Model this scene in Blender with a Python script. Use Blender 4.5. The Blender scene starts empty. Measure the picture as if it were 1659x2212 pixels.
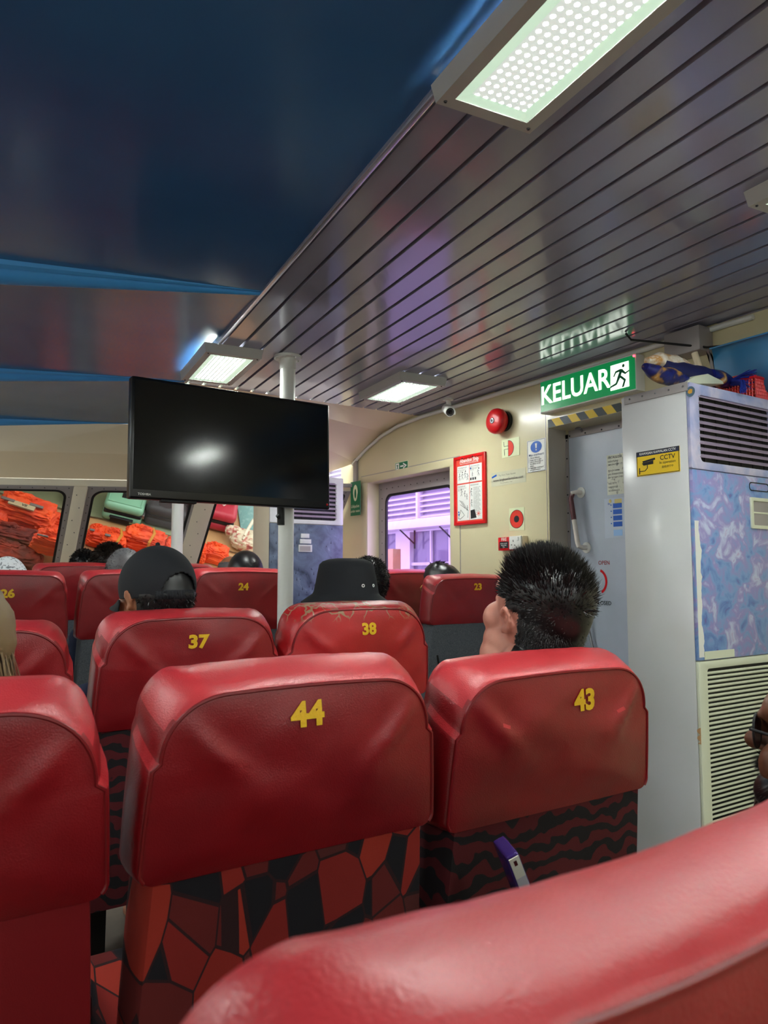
import bpy, bmesh, math, random
from math import sin, cos, pi, radians as R
from mathutils import Vector as V, Matrix, noise
random.seed(7)
SC = bpy.context.scene; COL = SC.collection
# ------------------------------------------------------------------ camera, sky, exposure
EYE = 1.25                                   # lens height above the cabin floor; Y runs along the ship, X to starboard
YAW, PIT, FPX, CXP, CYP = R(33), R(4.8), 1600.0, 829.5, 1106.0
cam = bpy.data.cameras.new('camera'); co = bpy.data.objects.new('camera', cam); COL.objects.link(co); SC.camera = co
co.location = (0, 0, EYE); co.rotation_euler = (pi/2 + PIT, 0, -YAW)
cam.sensor_fit = 'VERTICAL'; cam.sensor_height = 36; cam.sensor_width = 27; cam.lens = FPX/2212*36; cam.clip_start = .02
cam.dof.use_dof = True; cam.dof.focus_distance = 2.1; cam.dof.aperture_fstop = 9
W = bpy.data.worlds.new('world'); SC.world = W; W.use_nodes = True
_n = W.node_tree.nodes; _bg = _n['Background']; _bg.inputs[0].default_value = (.93, .96, 1, 1); _bg.inputs[1].default_value = 2.2
LAMP = 42.0                                  # radiance of the bright prisms of the ceiling lamps
SC.view_settings.view_transform = 'Standard'; SC.view_settings.look = 'None'
SC.view_settings.exposure = 1.15; SC.view_settings.gamma = 1; SC.view_settings.use_curve_mapping = False
# ------------------------------------------------------------------ geometry helpers
_f = V((sin(YAW)*cos(PIT), cos(YAW)*cos(PIT), sin(PIT))); _r = V((cos(YAW), -sin(YAW), 0)); _u = _r.cross(_f)
ORG = V((0, 0, EYE))
def ray(x, y): return _f + _r*((x-CXP)/FPX) + _u*((CYP-y)/FPX)
def onX(x, y, X): d = ray(x, y); return ORG + d*(X/d.x)         # point of a wall plane X = const
def onY(x, y, Y): d = ray(x, y); return ORG + d*(Y/d.y)         # point of a cross plane (a seat row)
def onZ(x, y, Z): d = ray(x, y); return ORG + d*((Z-EYE)/d.z)
def onP(x, y, P, N): d = ray(x, y); return ORG + d*((P-ORG).dot(N)/d.dot(N))
def lerp(a, b, t): return a + (b-a)*t
class MB:
    def __init__(s): s.v = []; s.f = []; s.pc = []
    def add(s, vs, fs):
        k = len(s.v); s.pc.append((k, len(s.f))); s.v += [V(p) for p in vs]; s.f += [tuple(i+k for i in f) for f in fs]; return s
    def box(s, a, b):
        (x0, y0, z0), (x1, y1, z1) = a, b
        return s.add([(x, y, z) for z in (z0, z1) for y in (y0, y1) for x in (x0, x1)],
                     [(0, 2, 3, 1), (4, 5, 7, 6), (0, 1, 5, 4), (2, 6, 7, 3), (0, 4, 6, 2), (1, 3, 7, 5)])
    def obox(s, O, X, Y, Z):                  # box from a corner and three edge vectors
        O, X, Y, Z = map(V, (O, X, Y, Z))
        vs = [O + X*i + Y*j + Z*k for k in (0, 1) for j in (0, 1) for i in (0, 1)]
        return s.add(vs, [(0, 2, 3, 1), (4, 5, 7, 6), (0, 1, 5, 4), (2, 6, 7, 3), (0, 4, 6, 2), (1, 3, 7, 5)])
    def tube(s, pts, rad, n=10, caps=True):
        pts = [V(p) for p in pts]; rr = rad if isinstance(rad, (list, tuple)) else [rad]*len(pts)
        k = len(s.v); up = None; s.pc.append((k, len(s.f)))
        for i, p in enumerate(pts):
            t = (pts[min(i+1, len(pts)-1)] - pts[max(i-1, 0)]).normalized()
            if up is None: up = V((0, 0, 1)) if abs(t.z) < .9 else V((1, 0, 0))
            a = t.cross(up).normalized(); b = a.cross(t); up = b
            for j in range(n):
                an = 2*pi*j/n; s.v.append(p + a*(cos(an)*rr[i]) + b*(sin(an)*rr[i]))
        for i in range(len(pts)-1):
            for j in range(n):
                s.f.append((k+i*n+j, k+i*n+(j+1) % n, k+(i+1)*n+(j+1) % n, k+(i+1)*n+j))
        if caps: s.f.append(tuple(k+j for j in range(n))[::-1]); s.f.append(tuple(k+(len(pts)-1)*n+j for j in range(n)))
        return s
    def prism(s, pts, off):                   # planar outline pushed along off
        pts = [V(p) for p in pts]; off = V(off); n = len(pts)
        return s.add(pts + [p+off for p in pts], [tuple(range(n))[::-1], tuple(range(n, 2*n))] +
                     [(i, (i+1) % n, n+(i+1) % n, n+i) for i in range(n)])
    def ring(s, outer, inner, off):           # frame between two outlines of equal count
        n = len(outer); off = V(off)
        vs = [V(p) for p in outer] + [V(p) for p in inner]; vs += [p+off for p in vs]
        fs = []
        for i in range(n):
            j = (i+1) % n
            fs += [(i, n+i, n+j, j), (2*n+i, 2*n+j, 3*n+j, 3*n+i), (i, j, 2*n+j, 2*n+i), (n+i, 3*n+i, 3*n+j, n+j)]
        return s.add(vs, fs)
    def sph(s, c, r, n=14, m=9, M=None):
        c = V(c); r = V((r, r, r)) if not hasattr(r, '__len__') else V(r); vs = []; fs = []
        for i in range(m+1):
            th = pi*i/m
            for j in range(n):
                ph = 2*pi*j/n; p = V((r.x*sin(th)*cos(ph), r.y*sin(th)*sin(ph), r.z*cos(th)))
                vs.append(c + (M @ p if M else p))
        for i in range(m):
            for j in range(n):
                a, b = i*n+j, i*n+(j+1) % n
                if i == 0: fs.append((j, n+j, n+(j+1) % n))
                elif i == m-1: fs.append((a, (i+1)*n, b))
                else: fs.append((a, a+n, b+n, b))
        return s.add(vs, fs)
    def text(s, t, size, O, xd, ud, align='CENTER', bold=0.0, ext=.0004, sx=1.0, fn=None):
        cu = bpy.data.curves.new('t', 'FONT'); cu.body = t; cu.size = 1; cu.align_x = align; cu.align_y = 'CENTER'
        cu.offset = bold; cu.resolution_u = 3
        ob = bpy.data.objects.new('t', cu); COL.objects.link(ob)
        me = bpy.data.meshes.new_from_object(ob.evaluated_get(bpy.context.evaluated_depsgraph_get()))
        O, xd, ud = V(O), V(xd).normalized(), V(ud).normalized(); nd = xd.cross(ud)
        front = []
        for v in me.vertices:
            x, y = v.co.x*size*sx, v.co.y*size
            front.append(fn(x, y) if fn else O + xd*x + ud*y + nd*ext)
        s.add(front, [tuple(p.vertices) for p in me.polygons])
        bpy.data.objects.remove(ob); bpy.data.curves.remove(cu); bpy.data.meshes.remove(me); return s
    def objs(s, name, m, parent=None, **kw):  # every added shape becomes an object of its own
        out = []; ends = s.pc[1:] + [(len(s.v), len(s.f))]
        for (v0, f0), (v1, f1) in zip(s.pc, ends):
            q = MB(); q.v = s.v[v0:v1]; q.f = [tuple(i-v0 for i in f) for f in s.f[f0:f1]]; out.append(q.obj(name, m, parent, **kw))
        return out
    def obj(s, name, m, parent=None, smooth=False, bev=0, seg=2, origin=None, ang=40, sub=0, wn=True):
        me = bpy.data.meshes.new(name)
        o0 = V(origin) if origin is not None else V((0, 0, 0))
        me.from_pydata([tuple(p-o0) for p in s.v], [], s.f); me.validate()
        bm = bmesh.new(); bm.from_mesh(me)
        if wn: bmesh.ops.recalc_face_normals(bm, faces=bm.faces)
        if bev:
            es = [e for e in bm.edges if len(e.link_faces) == 2 and e.calc_face_angle(0) > R(35)]
            bmesh.ops.bevel(bm, geom=es, offset=bev, segments=seg, affect='EDGES', clamp_overlap=True, profile=.5)
        bm.to_mesh(me); bm.free()
        me.materials.append(m); o = bpy.data.objects.new(name, me); COL.objects.link(o)
        if smooth or bev:
            for p in me.polygons: p.use_smooth = True
            me.set_sharp_from_angle(angle=R(ang))
        if sub: md = o.modifiers.new('s', 'SUBSURF'); md.levels = md.render_levels = sub
        o.location = o0
        if parent is not None:
            o.parent = parent; o.matrix_parent_inverse = parent.matrix_world.inverted() if False else Matrix.Identity(4)
            pw = world_loc(parent); o.location = o0 - pw
        return o
def world_loc(o):
    p = V(o.location)
    while o.parent: o = o.parent; p += V(o.location)
    return p
def tag(o, label=None, cat=None, group=None, kind=None):
    if label: o['label'] = label
    if cat: o['category'] = cat
    if group: o['group'] = group
    if kind: o['kind'] = kind
    return o
def thing(name, loc, label, cat, group=None):
    o = bpy.data.objects.new(name, None); COL.objects.link(o); o.location = loc; o.empty_display_size = .05
    return tag(o, label, cat, group)
def struct(o): o['kind'] = 'structure'; return o
def copy_tree(o, parent=None):
    c = o.copy(); COL.objects.link(c); c.parent = parent
    for ch in list(o.children): copy_tree(ch, c)
    return c
# ------------------------------------------------------------------ materials
def lin(c): return tuple(((x/255)/12.92 if x/255 <= .04045 else ((x/255+.055)/1.055)**2.4) for x in c) + (1,)
def mat(name, rgb, rough=.5, metal=0, bump=0, bscale=200, rgb2=None, nscale=5, lo=.4, hi=.6, coat=0, spec=.5, emit=None, es=0, det=3, sheen=0, alpha=1):
    m = bpy.data.materials.new(name); m.use_nodes = True; nt = m.node_tree; b = nt.nodes['Principled BSDF']
    b.inputs['Base Color'].default_value = lin(rgb); b.inputs['Roughness'].default_value = rough; b.inputs['Metallic'].default_value = metal
    b.inputs['Coat Weight'].default_value = coat; b.inputs['Coat Roughness'].default_value = .15; b.inputs['Specular IOR Level'].default_value = spec
    b.inputs['Sheen Weight'].default_value = sheen
    tc = nt.nodes.new('ShaderNodeTexCoord')
    def noise_(sc, d=det):
        n = nt.nodes.new('ShaderNodeTexNoise'); n.inputs['Scale'].default_value = sc; n.inputs['Detail'].default_value = d
        nt.links.new(tc.outputs['Object'], n.inputs['Vector']); return n
    if rgb2:
        n = noise_(nscale); r = nt.nodes.new('ShaderNodeValToRGB'); r.color_ramp.elements[0].position = lo; r.color_ramp.elements[1].position = hi
        r.color_ramp.elements[0].color = lin(rgb); r.color_ramp.elements[1].color = lin(rgb2)
        nt.links.new(n.outputs['Fac'], r.inputs['Fac']); nt.links.new(r.outputs['Color'], b.inputs['Base Color'])
    if bump:
        n = noise_(bscale); bp = nt.nodes.new('ShaderNodeBump'); bp.inputs['Strength'].default_value = bump; bp.inputs['Distance'].default_value = .002
        nt.links.new(n.outputs['Fac'], bp.inputs['Height']); nt.links.new(bp.outputs['Normal'], b.inputs['Normal'])
    if emit: b.inputs['Emission Color'].default_value = lin(emit); b.inputs['Emission Strength'].default_value = es
    return m
def nodes(m):
    nt = m.node_tree; return nt, nt.nodes['Principled BSDF'], (lambda t: nt.nodes.new(t)), nt.links.new
M = {}
def leather(name, base, dark, seed=0, wear=.5):
    m = mat(name, base, .38, coat=.3); b_c = m.node_tree.nodes['Principled BSDF'].inputs['Coat Roughness']; b_c.default_value = .38; nt, b, N, L = nodes(m)
    tc = N('ShaderNodeTexCoord'); mp = N('ShaderNodeMapping'); mp.inputs['Location'].default_value = (seed*3.1, seed, 0); L(tc.outputs['Object'], mp.inputs[0])
    n1 = N('ShaderNodeTexNoise'); n1.inputs['Scale'].default_value = 6; n1.inputs['Detail'].default_value = 5; L(mp.outputs[0], n1.inputs['Vector'])
    r1 = N('ShaderNodeValToRGB'); r1.color_ramp.elements[0].position = .3; r1.color_ramp.elements[1].position = .7
    r1.color_ramp.elements[0].color = lin(dark); r1.color_ramp.elements[1].color = lin(base); L(n1.outputs['Fac'], r1.inputs[0])
    L(r1.outputs[0], b.inputs['Base Color'])
    v = N('ShaderNodeTexVoronoi'); v.inputs['Scale'].default_value = 420; L(tc.outputs['Object'], v.inputs['Vector'])
    n2 = N('ShaderNodeTexNoise'); n2.inputs['Scale'].default_value = 60; n2.inputs['Detail'].default_value = 4; L(tc.outputs['Object'], n2.inputs['Vector'])
    ad = N('ShaderNodeMath'); ad.operation = 'ADD'; L(v.outputs['Distance'], ad.inputs[0]); L(n2.outputs['Fac'], ad.inputs[1])
    bp = N('ShaderNodeBump'); bp.inputs['Strength'].default_value = .22; bp.inputs['Distance'].default_value = .0015; L(ad.outputs[0], bp.inputs['Height']); L(bp.outputs[0], b.inputs['Normal'])
    rr = N('ShaderNodeMapRange'); rr.inputs[3].default_value = .30; rr.inputs[4].default_value = .5; L(n1.outputs['Fac'], rr.inputs[0]); L(rr.outputs[0], b.inputs['Roughness'])
    return m
M['red'] = leather('red_vinyl', (142, 9, 20), (112, 5, 14)); M['redtop'] = leather('red_vinyl_sheen_fade', (196, 52, 58), (172, 28, 38), 3)  # redtop mixes lamp sheen into the slightly faded vinyl colour
M['redworn'] = leather('red_vinyl_cracked', (190, 26, 30), (160, 16, 24), 7)
# torn vinyl: backing cloth shows along cracks in one corner
nt, b, N, L = nodes(M['redworn']); tc = N('ShaderNodeTexCoord')
sv = N('ShaderNodeTexVoronoi'); sv.feature = 'DISTANCE_TO_EDGE'; sv.inputs['Scale'].default_value = 17
nz = N('ShaderNodeTexNoise'); nz.inputs['Scale'].default_value = 14; mx0 = N('ShaderNodeMix'); mx0.data_type = 'VECTOR'; mx0.inputs[0].default_value = .12
L(tc.outputs['Object'], mx0.inputs[4]); L(nz.outputs['Color'], mx0.inputs[5]); L(tc.outputs['Object'], nz.inputs['Vector']); L(mx0.outputs[1], sv.inputs['Vector'])
cr = N('ShaderNodeMapRange'); cr.inputs[1].default_value = .02; cr.inputs[2].default_value = .05; cr.inputs[3].default_value = 1; cr.inputs[4].default_value = 0; L(sv.outputs['Distance'], cr.inputs[0])
sx = N('ShaderNodeSeparateXYZ'); L(tc.outputs['Object'], sx.inputs[0])
gz = N('ShaderNodeMapRange'); gz.inputs[1].default_value = 1.03; gz.inputs[2].default_value = 1.05; L(sx.outputs['Z'], gz.inputs[0])
mu = N('ShaderNodeMath'); mu.operation = 'MULTIPLY'; L(cr.outputs[0], mu.inputs[0]); L(gz.outputs[0], mu.inputs[1])
old = b.inputs['Base Color'].links[0].from_socket; mc = N('ShaderNodeMix'); mc.data_type = 'RGBA'; mc.inputs[7].default_value = lin((150, 125, 95))
L(mu.outputs[0], mc.inputs[0]); L(old, mc.inputs[6]); L(mc.outputs[2], b.inputs['Base Color'])
M['piping'] = mat('dark_red_piping', (120, 8, 16), .4)
M['plainback'] = mat('maroon_vinyl', (128, 14, 22), .5, bump=.25, bscale=500)
M['yellow'] = mat('yellow_stencil_paint', (226, 178, 24), .55, bump=.3, bscale=300)
M['greyfab'] = mat('charcoal_carpet_fabric', (70, 74, 80), .95, bump=.6, bscale=500, rgb2=(92, 96, 102), nscale=260, lo=.35, hi=.65)
def camo():
    m = mat('angular_red_black_fabric', (150, 40, 20), .9, bump=.3, bscale=900); nt, b, N, L = nodes(m)
    tc = N('ShaderNodeTexCoord'); mp = N('ShaderNodeMapping'); mp.inputs['Scale'].default_value = (1.25, .3, .72); mp.inputs['Rotation'].default_value = (0, .45, 0); L(tc.outputs['Object'], mp.inputs[0])
    v = N('ShaderNodeTexVoronoi'); e_ = N('ShaderNodeTexVoronoi'); e_.feature = 'DISTANCE_TO_EDGE'
    for q in (v, e_): q.inputs['Scale'].default_value = 14.5; q.inputs['Randomness'].default_value = 1; L(mp.outputs[0], q.inputs['Vector'])
    sp = N('ShaderNodeSeparateColor'); L(v.outputs['Color'], sp.inputs[0])
    r = N('ShaderNodeValToRGB'); r.color_ramp.interpolation = 'CONSTANT'; e = r.color_ramp.elements
    e[0].position = 0; e[0].color = lin((16, 13, 22)); e[1].position = .34; e[1].color = lin((138, 28, 22))
    for p, c in ((.5, (104, 24, 22)), (.66, (164, 44, 28)), (.8, (88, 32, 30)), (.9, (150, 34, 24))): x = e.new(p); x.color = lin(c)
    L(sp.outputs[0], r.inputs[0]); st = N('ShaderNodeMath'); st.operation = 'LESS_THAN'; st.inputs[1].default_value = .022; L(e_.outputs['Distance'], st.inputs[0])
    mx = N('ShaderNodeMix'); mx.data_type = 'RGBA'; mx.inputs[7].default_value = lin((44, 14, 18)); L(st.outputs[0], mx.inputs[0]); L(r.outputs[0], mx.inputs[6]); L(mx.outputs[2], b.inputs['Base Color']); return m
M['camo'] = camo()
def zebra():
    m = mat('wavy_stripe_fabric', (90, 8, 16), .9, bump=.3, bscale=900); nt, b, N, L = nodes(m)
    tc = N('ShaderNodeTexCoord'); w = N('ShaderNodeTexWave'); w.bands_direction = 'Z'; w.inputs['Scale'].default_value = 8; w.inputs['Distortion'].default_value = 9; w.inputs['Detail'].default_value = 2; w.inputs['Detail Scale'].default_value = 1.6
    L(tc.outputs['Object'], w.inputs['Vector']); r = N('ShaderNodeValToRGB'); r.color_ramp.elements[0].position = .42; r.color_ramp.elements[1].position = .5
    r.color_ramp.elements[0].color = lin((16, 10, 16)); r.color_ramp.elements[1].color = lin((84, 8, 18)); L(w.outputs['Color'], r.inputs[0]); L(r.outputs[0], b.inputs['Base Color']); return m
M['zebra'] = zebra()
M['metal'] = mat('grey_metal', (150, 150, 155), .35, .8); M['darkmetal'] = mat('dark_metal', (40, 40, 44), .5, .5)
M['cream'] = mat('cream_painted_wall', (216, 208, 172), .3, rgb2=(208, 198, 160), nscale=1.5, lo=.3, hi=.7, coat=.3, bump=.08, bscale=12)
M['creamroof'] = mat('cream_panel', (234, 216, 184), .3, bump=.06, bscale=5, coat=.2)
M['post'] = mat('beige_post_paint', (226, 216, 194), .4); M['frame'] = mat('grey_window_frame', (158, 152, 152), .4, .2)
M['gasket'] = mat('black_rubber', (12, 12, 16), .6); M['white'] = mat('white_paint', (225, 226, 222), .35)
M['acwhite'] = mat('white_enamel', (214, 215, 218), .22, rgb2=(206, 208, 206), nscale=2, coat=.4); M['accream'] = mat('cream_plastic', (212, 216, 194), .45)
M['black'] = mat('black', (8, 8, 10), .6); M['red_p'] = mat('red_plastic', (205, 20, 28), .3); M['screen'] = mat('black_glossy_screen', (6, 8, 12), .12, bump=.04, bscale=3)
M['bezel'] = mat('black_bezel', (10, 10, 13), .3); M['ink'] = mat('black_ink', (25, 25, 30), .6); M['paper'] = mat('white_paper', (232, 232, 228), .5)
M['green'] = mat('green_sign', (0, 112, 72), .35); M['cream_sign'] = mat('pale_green_sticker', (222, 228, 190), .35)
M['blueink'] = mat('blue_ink', (20, 90, 190), .4); M['redink'] = mat('red_ink', (226, 62, 48), .4); M['whiteink'] = mat('white_ink', (240, 240, 236), .4)
M['groove'] = mat('dark_groove', (26, 26, 34), .5)
def ceil_mat():
    m = mat('glossy_grey_ceiling_strip', (162, 160, 180), .14, .2); nt, b, N, L = nodes(m)
    tc = N('ShaderNodeTexCoord'); n = N('ShaderNodeTexNoise'); n.inputs['Scale'].default_value = 2.2; n.inputs['Detail'].default_value = 1.5; L(tc.outputs['Object'], n.inputs['Vector'])
    bp = N('ShaderNodeBump'); bp.inputs['Strength'].default_value = .35; bp.inputs['Distance'].default_value = .02; L(n.outputs['Fac'], bp.inputs['Height']); L(bp.outputs[0], b.inputs['Normal']); return m
M['strip'] = ceil_mat()
M['blueceil'] = mat('glossy_navy_ceiling', (62, 112, 166), .2, bump=.25, bscale=1.4, rgb2=(46, 90, 144), nscale=1.2, lo=.3, hi=.7)
M['bluebead'] = mat('blue_seam_reflection', (70, 160, 235), .4); M['edge'] = mat('silver_edge_trim', (190, 190, 205), .25, .7)  # bead blue carries the light reflected along the ceiling seams
def mural(name, cols, sc, dist, rough=.35):
    m = mat(name, cols[0], rough, bump=.8, bscale=40); nt, b, N, L = nodes(m)
    tc = N('ShaderNodeTexCoord'); n = N('ShaderNodeTexNoise'); n.inputs['Scale'].default_value = sc; n.inputs['Detail'].default_value = 6; n.inputs['Distortion'].default_value = dist
    L(tc.outputs['Object'], n.inputs['Vector']); r = N('ShaderNodeValToRGB'); e = r.color_ramp.elements
    e[0].position = .25; e[0].color = lin(cols[0]); e[1].position = .75; e[1].color = lin(cols[-1])
    for i, c in enumerate(cols[1:-1]): x = e.new(.25 + .5*(i+1)/(len(cols)-1)); x.color = lin(c)
    L(n.outputs['Fac'], r.inputs[0]); L(r.outputs[0], b.inputs['Base Color']); return m
M['mural'] = mural('violet_blue_dabbed_paint', [(120, 60, 130), (96, 126, 190), (120, 156, 206), (150, 140, 196), (190, 200, 225), (168, 120, 180)], 15, .7)
M['muralside'] = mural('lilac_streaked_paint', [(178, 184, 214), (150, 160, 205), (196, 190, 214), (120, 150, 205)], 7, .4)
M['mural2'] = mural('slate_blue_painted_snowscape', [(34, 40, 58), (62, 74, 96), (86, 98, 122), (98, 112, 136), (136, 148, 168)], 9, 1.2)
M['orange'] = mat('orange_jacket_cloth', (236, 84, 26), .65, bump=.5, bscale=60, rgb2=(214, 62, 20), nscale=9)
M['orangeD'] = mat('shaded_orange_cloth', (150, 40, 18), .7, bump=.5, bscale=60, rgb2=(96, 26, 16), nscale=7)  # darker copy of the jacket cloth, with shade put into its colour
M['patch'] = mat('grey_reflective_tape', (105, 98, 96), .5); M['strap'] = mat('ochre_webbing', (190, 130, 40), .8)
M['mint'] = mat('mint_hard_shell', (130, 186, 158), .3); M['redcase'] = mat('red_case', (170, 40, 60), .4); M['darkcase'] = mat('charcoal_case', (42, 42, 48), .55)
M['tan'] = mat('tan_deck_paint', (178, 132, 92), .5, rgb2=(190, 150, 104), nscale=3); M['sage'] = mat('sage_rubber_mat', (146, 156, 124), .5, rgb2=(124, 136, 108), nscale=4)
M['teal'] = mat('scuffed_teal_deck', (84, 132, 130), .4, rgb2=(110, 150, 146), nscale=30, lo=.5, hi=.7)
def skin(name, c, c2): return mat(name, c, .45, bump=.15, bscale=350, rgb2=c2, nscale=14, lo=.35, hi=.65)
M['skin'] = skin('light_skin', (216, 152, 132), (205, 134, 116)); M['skin2'] = skin('tan_skin', (176, 116, 84), (160, 100, 72)); M['skin3'] = skin('brown_skin', (112, 72, 50), (98, 60, 42))
M['hair'] = mat('black_hair', (20, 18, 20), .35); M['hairbr'] = mat('dark_brown_hair', (38, 28, 22), .4); M['hairgr'] = mat('grey_hair', (105, 102, 104), .5); M['blond'] = mat('dark_blond_hair', (120, 98, 66), .5)
M['capcloth'] = mat('black_cotton', (22, 24, 30), .85, bump=.4, bscale=700); M['shirtW'] = mat('white_shirt', (215, 222, 228), .8); M['shirtB'] = mat('black_shirt', (22, 22, 28), .8)
M['shirtN'] = mat('navy_shirt', (34, 44, 74), .8); M['pants'] = mat('dark_trousers', (36, 38, 46), .85); M['knit'] = mat('white_lace_cloth', (220, 222, 226), .8, rgb2=(120, 124, 130), nscale=90, lo=.55, hi=.62)
M['gold'] = mat('gold', (200, 160, 80), .3, .8)
def tint_glass(name, c, refl=.06):
    m = bpy.data.materials.new(name); m.use_nodes = True; nt = m.node_tree; nt.nodes.remove(nt.nodes['Principled BSDF'])
    t = nt.nodes.new('ShaderNodeBsdfTransparent'); t.inputs[0].default_value = lin(c); g = nt.nodes.new('ShaderNodeBsdfGlossy'); g.inputs['Roughness'].default_value = .03
    x = nt.nodes.new('ShaderNodeMixShader'); x.inputs[0].default_value = refl; nt.links.new(t.outputs[0], x.inputs[1]); nt.links.new(g.outputs[0], x.inputs[2])
    nt.links.new(x.outputs[0], nt.nodes['Material Output'].inputs[0]); return m
M['violetglass'] = tint_glass('violet_window_film', (232, 214, 252)); M['clearglass'] = tint_glass('clear_glass', (235, 235, 230), .05)
def lens_mat():
    m = mat('prismatic_lamp_lens', (225, 240, 235), .3); nt, b, N, L = nodes(m); tc = N('ShaderNodeTexCoord')
    sp = N('ShaderNodeSeparateXYZ'); L(tc.outputs['Object'], sp.inputs[0])
    def tri(sock, k):
        a = N('ShaderNodeMath'); a.operation = 'MULTIPLY'; a.inputs[1].default_value = k; L(sock, a.inputs[0])
        s_ = N('ShaderNodeMath'); s_.operation = 'SINE'; L(a.outputs[0], s_.inputs[0]); return s_.outputs[0]
    ad = N('ShaderNodeMath'); ad.operation = 'ADD'; L(tri(sp.outputs['X'], 330), ad.inputs[0]); L(tri(sp.outputs['Y'], 330), ad.inputs[1])
    mr = N('ShaderNodeMapRange'); mr.inputs[1].default_value = .85; mr.inputs[2].default_value = 1.35; mr.inputs[3].default_value = .26; mr.inputs[4].default_value = LAMP*3.4; L(ad.outputs[0], mr.inputs[0])
    b.inputs['Emission Color'].default_value = (.93, 1, .94, 1); L(mr.outputs[0], b.inputs['Emission Strength']); return m
M['lens'] = lens_mat(); M['lampframe'] = mat('lamp_frame', (176, 174, 172), .45); M['lensrim'] = mat('lamp_lens_rim', (225, 240, 220), .3, emit=(205, 240, 215), es=.3)
# ------------------------------------------------------------------ the setting
XW = 2.62; ZC = EYE + .97; FL = .045
def floor_z(y): return FL*y
b_ = MB(); b_.add([(-3.5, -3.2, floor_z(-3.2)), (2.9, -3.2, floor_z(-3.2)), (2.9, 7.5, floor_z(7.5)), (-3.5, 7.5, floor_z(7.5)),
                   (-3.5, -3.2, -.4), (2.9, -3.2, -.4), (2.9, 7.5, -.4), (-3.5, 7.5, -.4)], [(0, 1, 2, 3), (7, 6, 5, 4), (0, 4, 5, 1), (1, 5, 6, 2), (2, 6, 7, 3), (3, 7, 4, 0)])
M['floor'] = mat('grey_brown_vinyl_floor', (120, 108, 96), .5, rgb2=(104, 94, 84), nscale=8); struct(b_.obj('floor', M['floor']))
# right wall with window and door openings (thickness .14)
WY0, WY1, WZ0, WZ1 = 3.34, 4.24, EYE-.35, EYE+.615; DY0, DY1, DZ = 1.62, 2.56, EYE+.712
T = .14; w = MB(); top = ZC+.03; bot = -.3
for y0, y1, z0, z1 in ((-3.2, DY0, bot, top), (DY0, DY1, DZ, top), (DY1, WY0, bot, top), (WY0, WY1, WZ1, top), (WY0, WY1, bot, WZ0), (WY1, 4.6, bot, top)):
    w.box((XW, y0, z0), (XW+T, y1, z1))
wr_o = struct(w.obj('wall_right', M['cream']))
s_ = MB()
for y0, y1, z0, z1 in ((2.72, 2.735, EYE+.2, ZC-.02), (DY1+.01, DY1+.013, EYE-.8, ZC-.03), (3.262, 3.268, EYE-.8, EYE+.66)):
    pass
s_.box((XW-.0015, 3.245, EYE-.8), (XW, 3.25, EYE+.668)); s_.box((XW-.0015, 3.245, EYE+.663), (XW, 4.32, EYE+.668)); s_.box((XW-.001, DY1+.015, EYE-.9), (XW, DY1+.018, ZC-.05))
struct(s_.obj('trim_1', M['frame']))
pl_ = MB(); pl_.box((XW-.004, 3.25, EYE+.617), (XW, 4.31, EYE+.663)); pl_.box((XW-.004, 3.25, EYE-.5), (XW, 3.335, EYE+.617)); pl_.box((XW-.004, 4.245, EYE-.5), (XW, 4.31, EYE+.617)); struct(pl_.obj('trim_2', M['cream'], bev=.001))
# rounded outline helper in a plane
def rrect(O, A, B, a0, a1, b0, b1, r, n=6):
    O, A, B = V(O), V(A), V(B); out = []
    for cx, cy, s0 in ((a1-r, b1-r, 0), (a0+r, b1-r, 1), (a0+r, b0+r, 2), (a1-r, b0+r, 3)):
        for i in range(n+1):
            an = pi/2*(s0 + i/n); out.append(O + A*(cx + r*cos(an)) + B*(cy + r*sin(an)))
    return out
def window(name, O, A, B, off, a0, a1, b0, b1, glass, fw=.05, r=.07):
    """frame ring, black gasket, pane and screws in the plane (O; A, B), off = thickness towards the cabin"""
    off = V(off); k = MB().ring(rrect(O, A, B, a0-.002, a1+.002, b0-.002, b1+.002, .004), rrect(O, A, B, a0+fw, a1-fw, b0+fw, b1-fw, r), off)
    fr = struct(k.obj(name, M['frame'], bev=.0015))
    g = MB().ring(rrect(V(O)+off*.2, A, B, a0+fw-.004, a1-fw+.004, b0+fw-.004, b1-fw+.004, r), rrect(V(O)+off*.2, A, B, a0+fw+.012, a1-fw-.012, b0+fw+.012, b1-fw-.012, r*.85), off*.9)
    g.obj('gasket', M['gasket'], fr)
    MB().prism(rrect(V(O)+off*.3, A, B, a0+fw, a1-fw, b0+fw, b1-fw, r), off*.1).obj('pane', glass, fr)
    s = MB(); A_, B_ = V(A), V(B); nn = int((a1-a0)/.075)
    for i in range(nn+1):
        t = a0+.03+(a1-a0-.06)*i/nn
        for bb in (b0+fw*.5, b1-fw*.5): s.sph(V(O)+A_*t+B_*bb+off, .0035, 8, 4)
    nn = int((b1-b0)/.075)
    for i in range(1, nn):
        t = b0+.03+(b1-b0-.06)*i/nn
        for aa in (a0+fw*.5, a1-fw*.5): s.sph(V(O)+A_*aa+B_*t+off, .0035, 8, 4)
    s.objs('screw', M['darkmetal'], fr, smooth=True); return fr
window('window_1', (XW+.105, 0, 0), (0, 1, 0), (0, 0, 1), (-.014, 0, 0), WY0, WY1, WZ0, WZ1, M['violetglass'], .085, .06)
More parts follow.
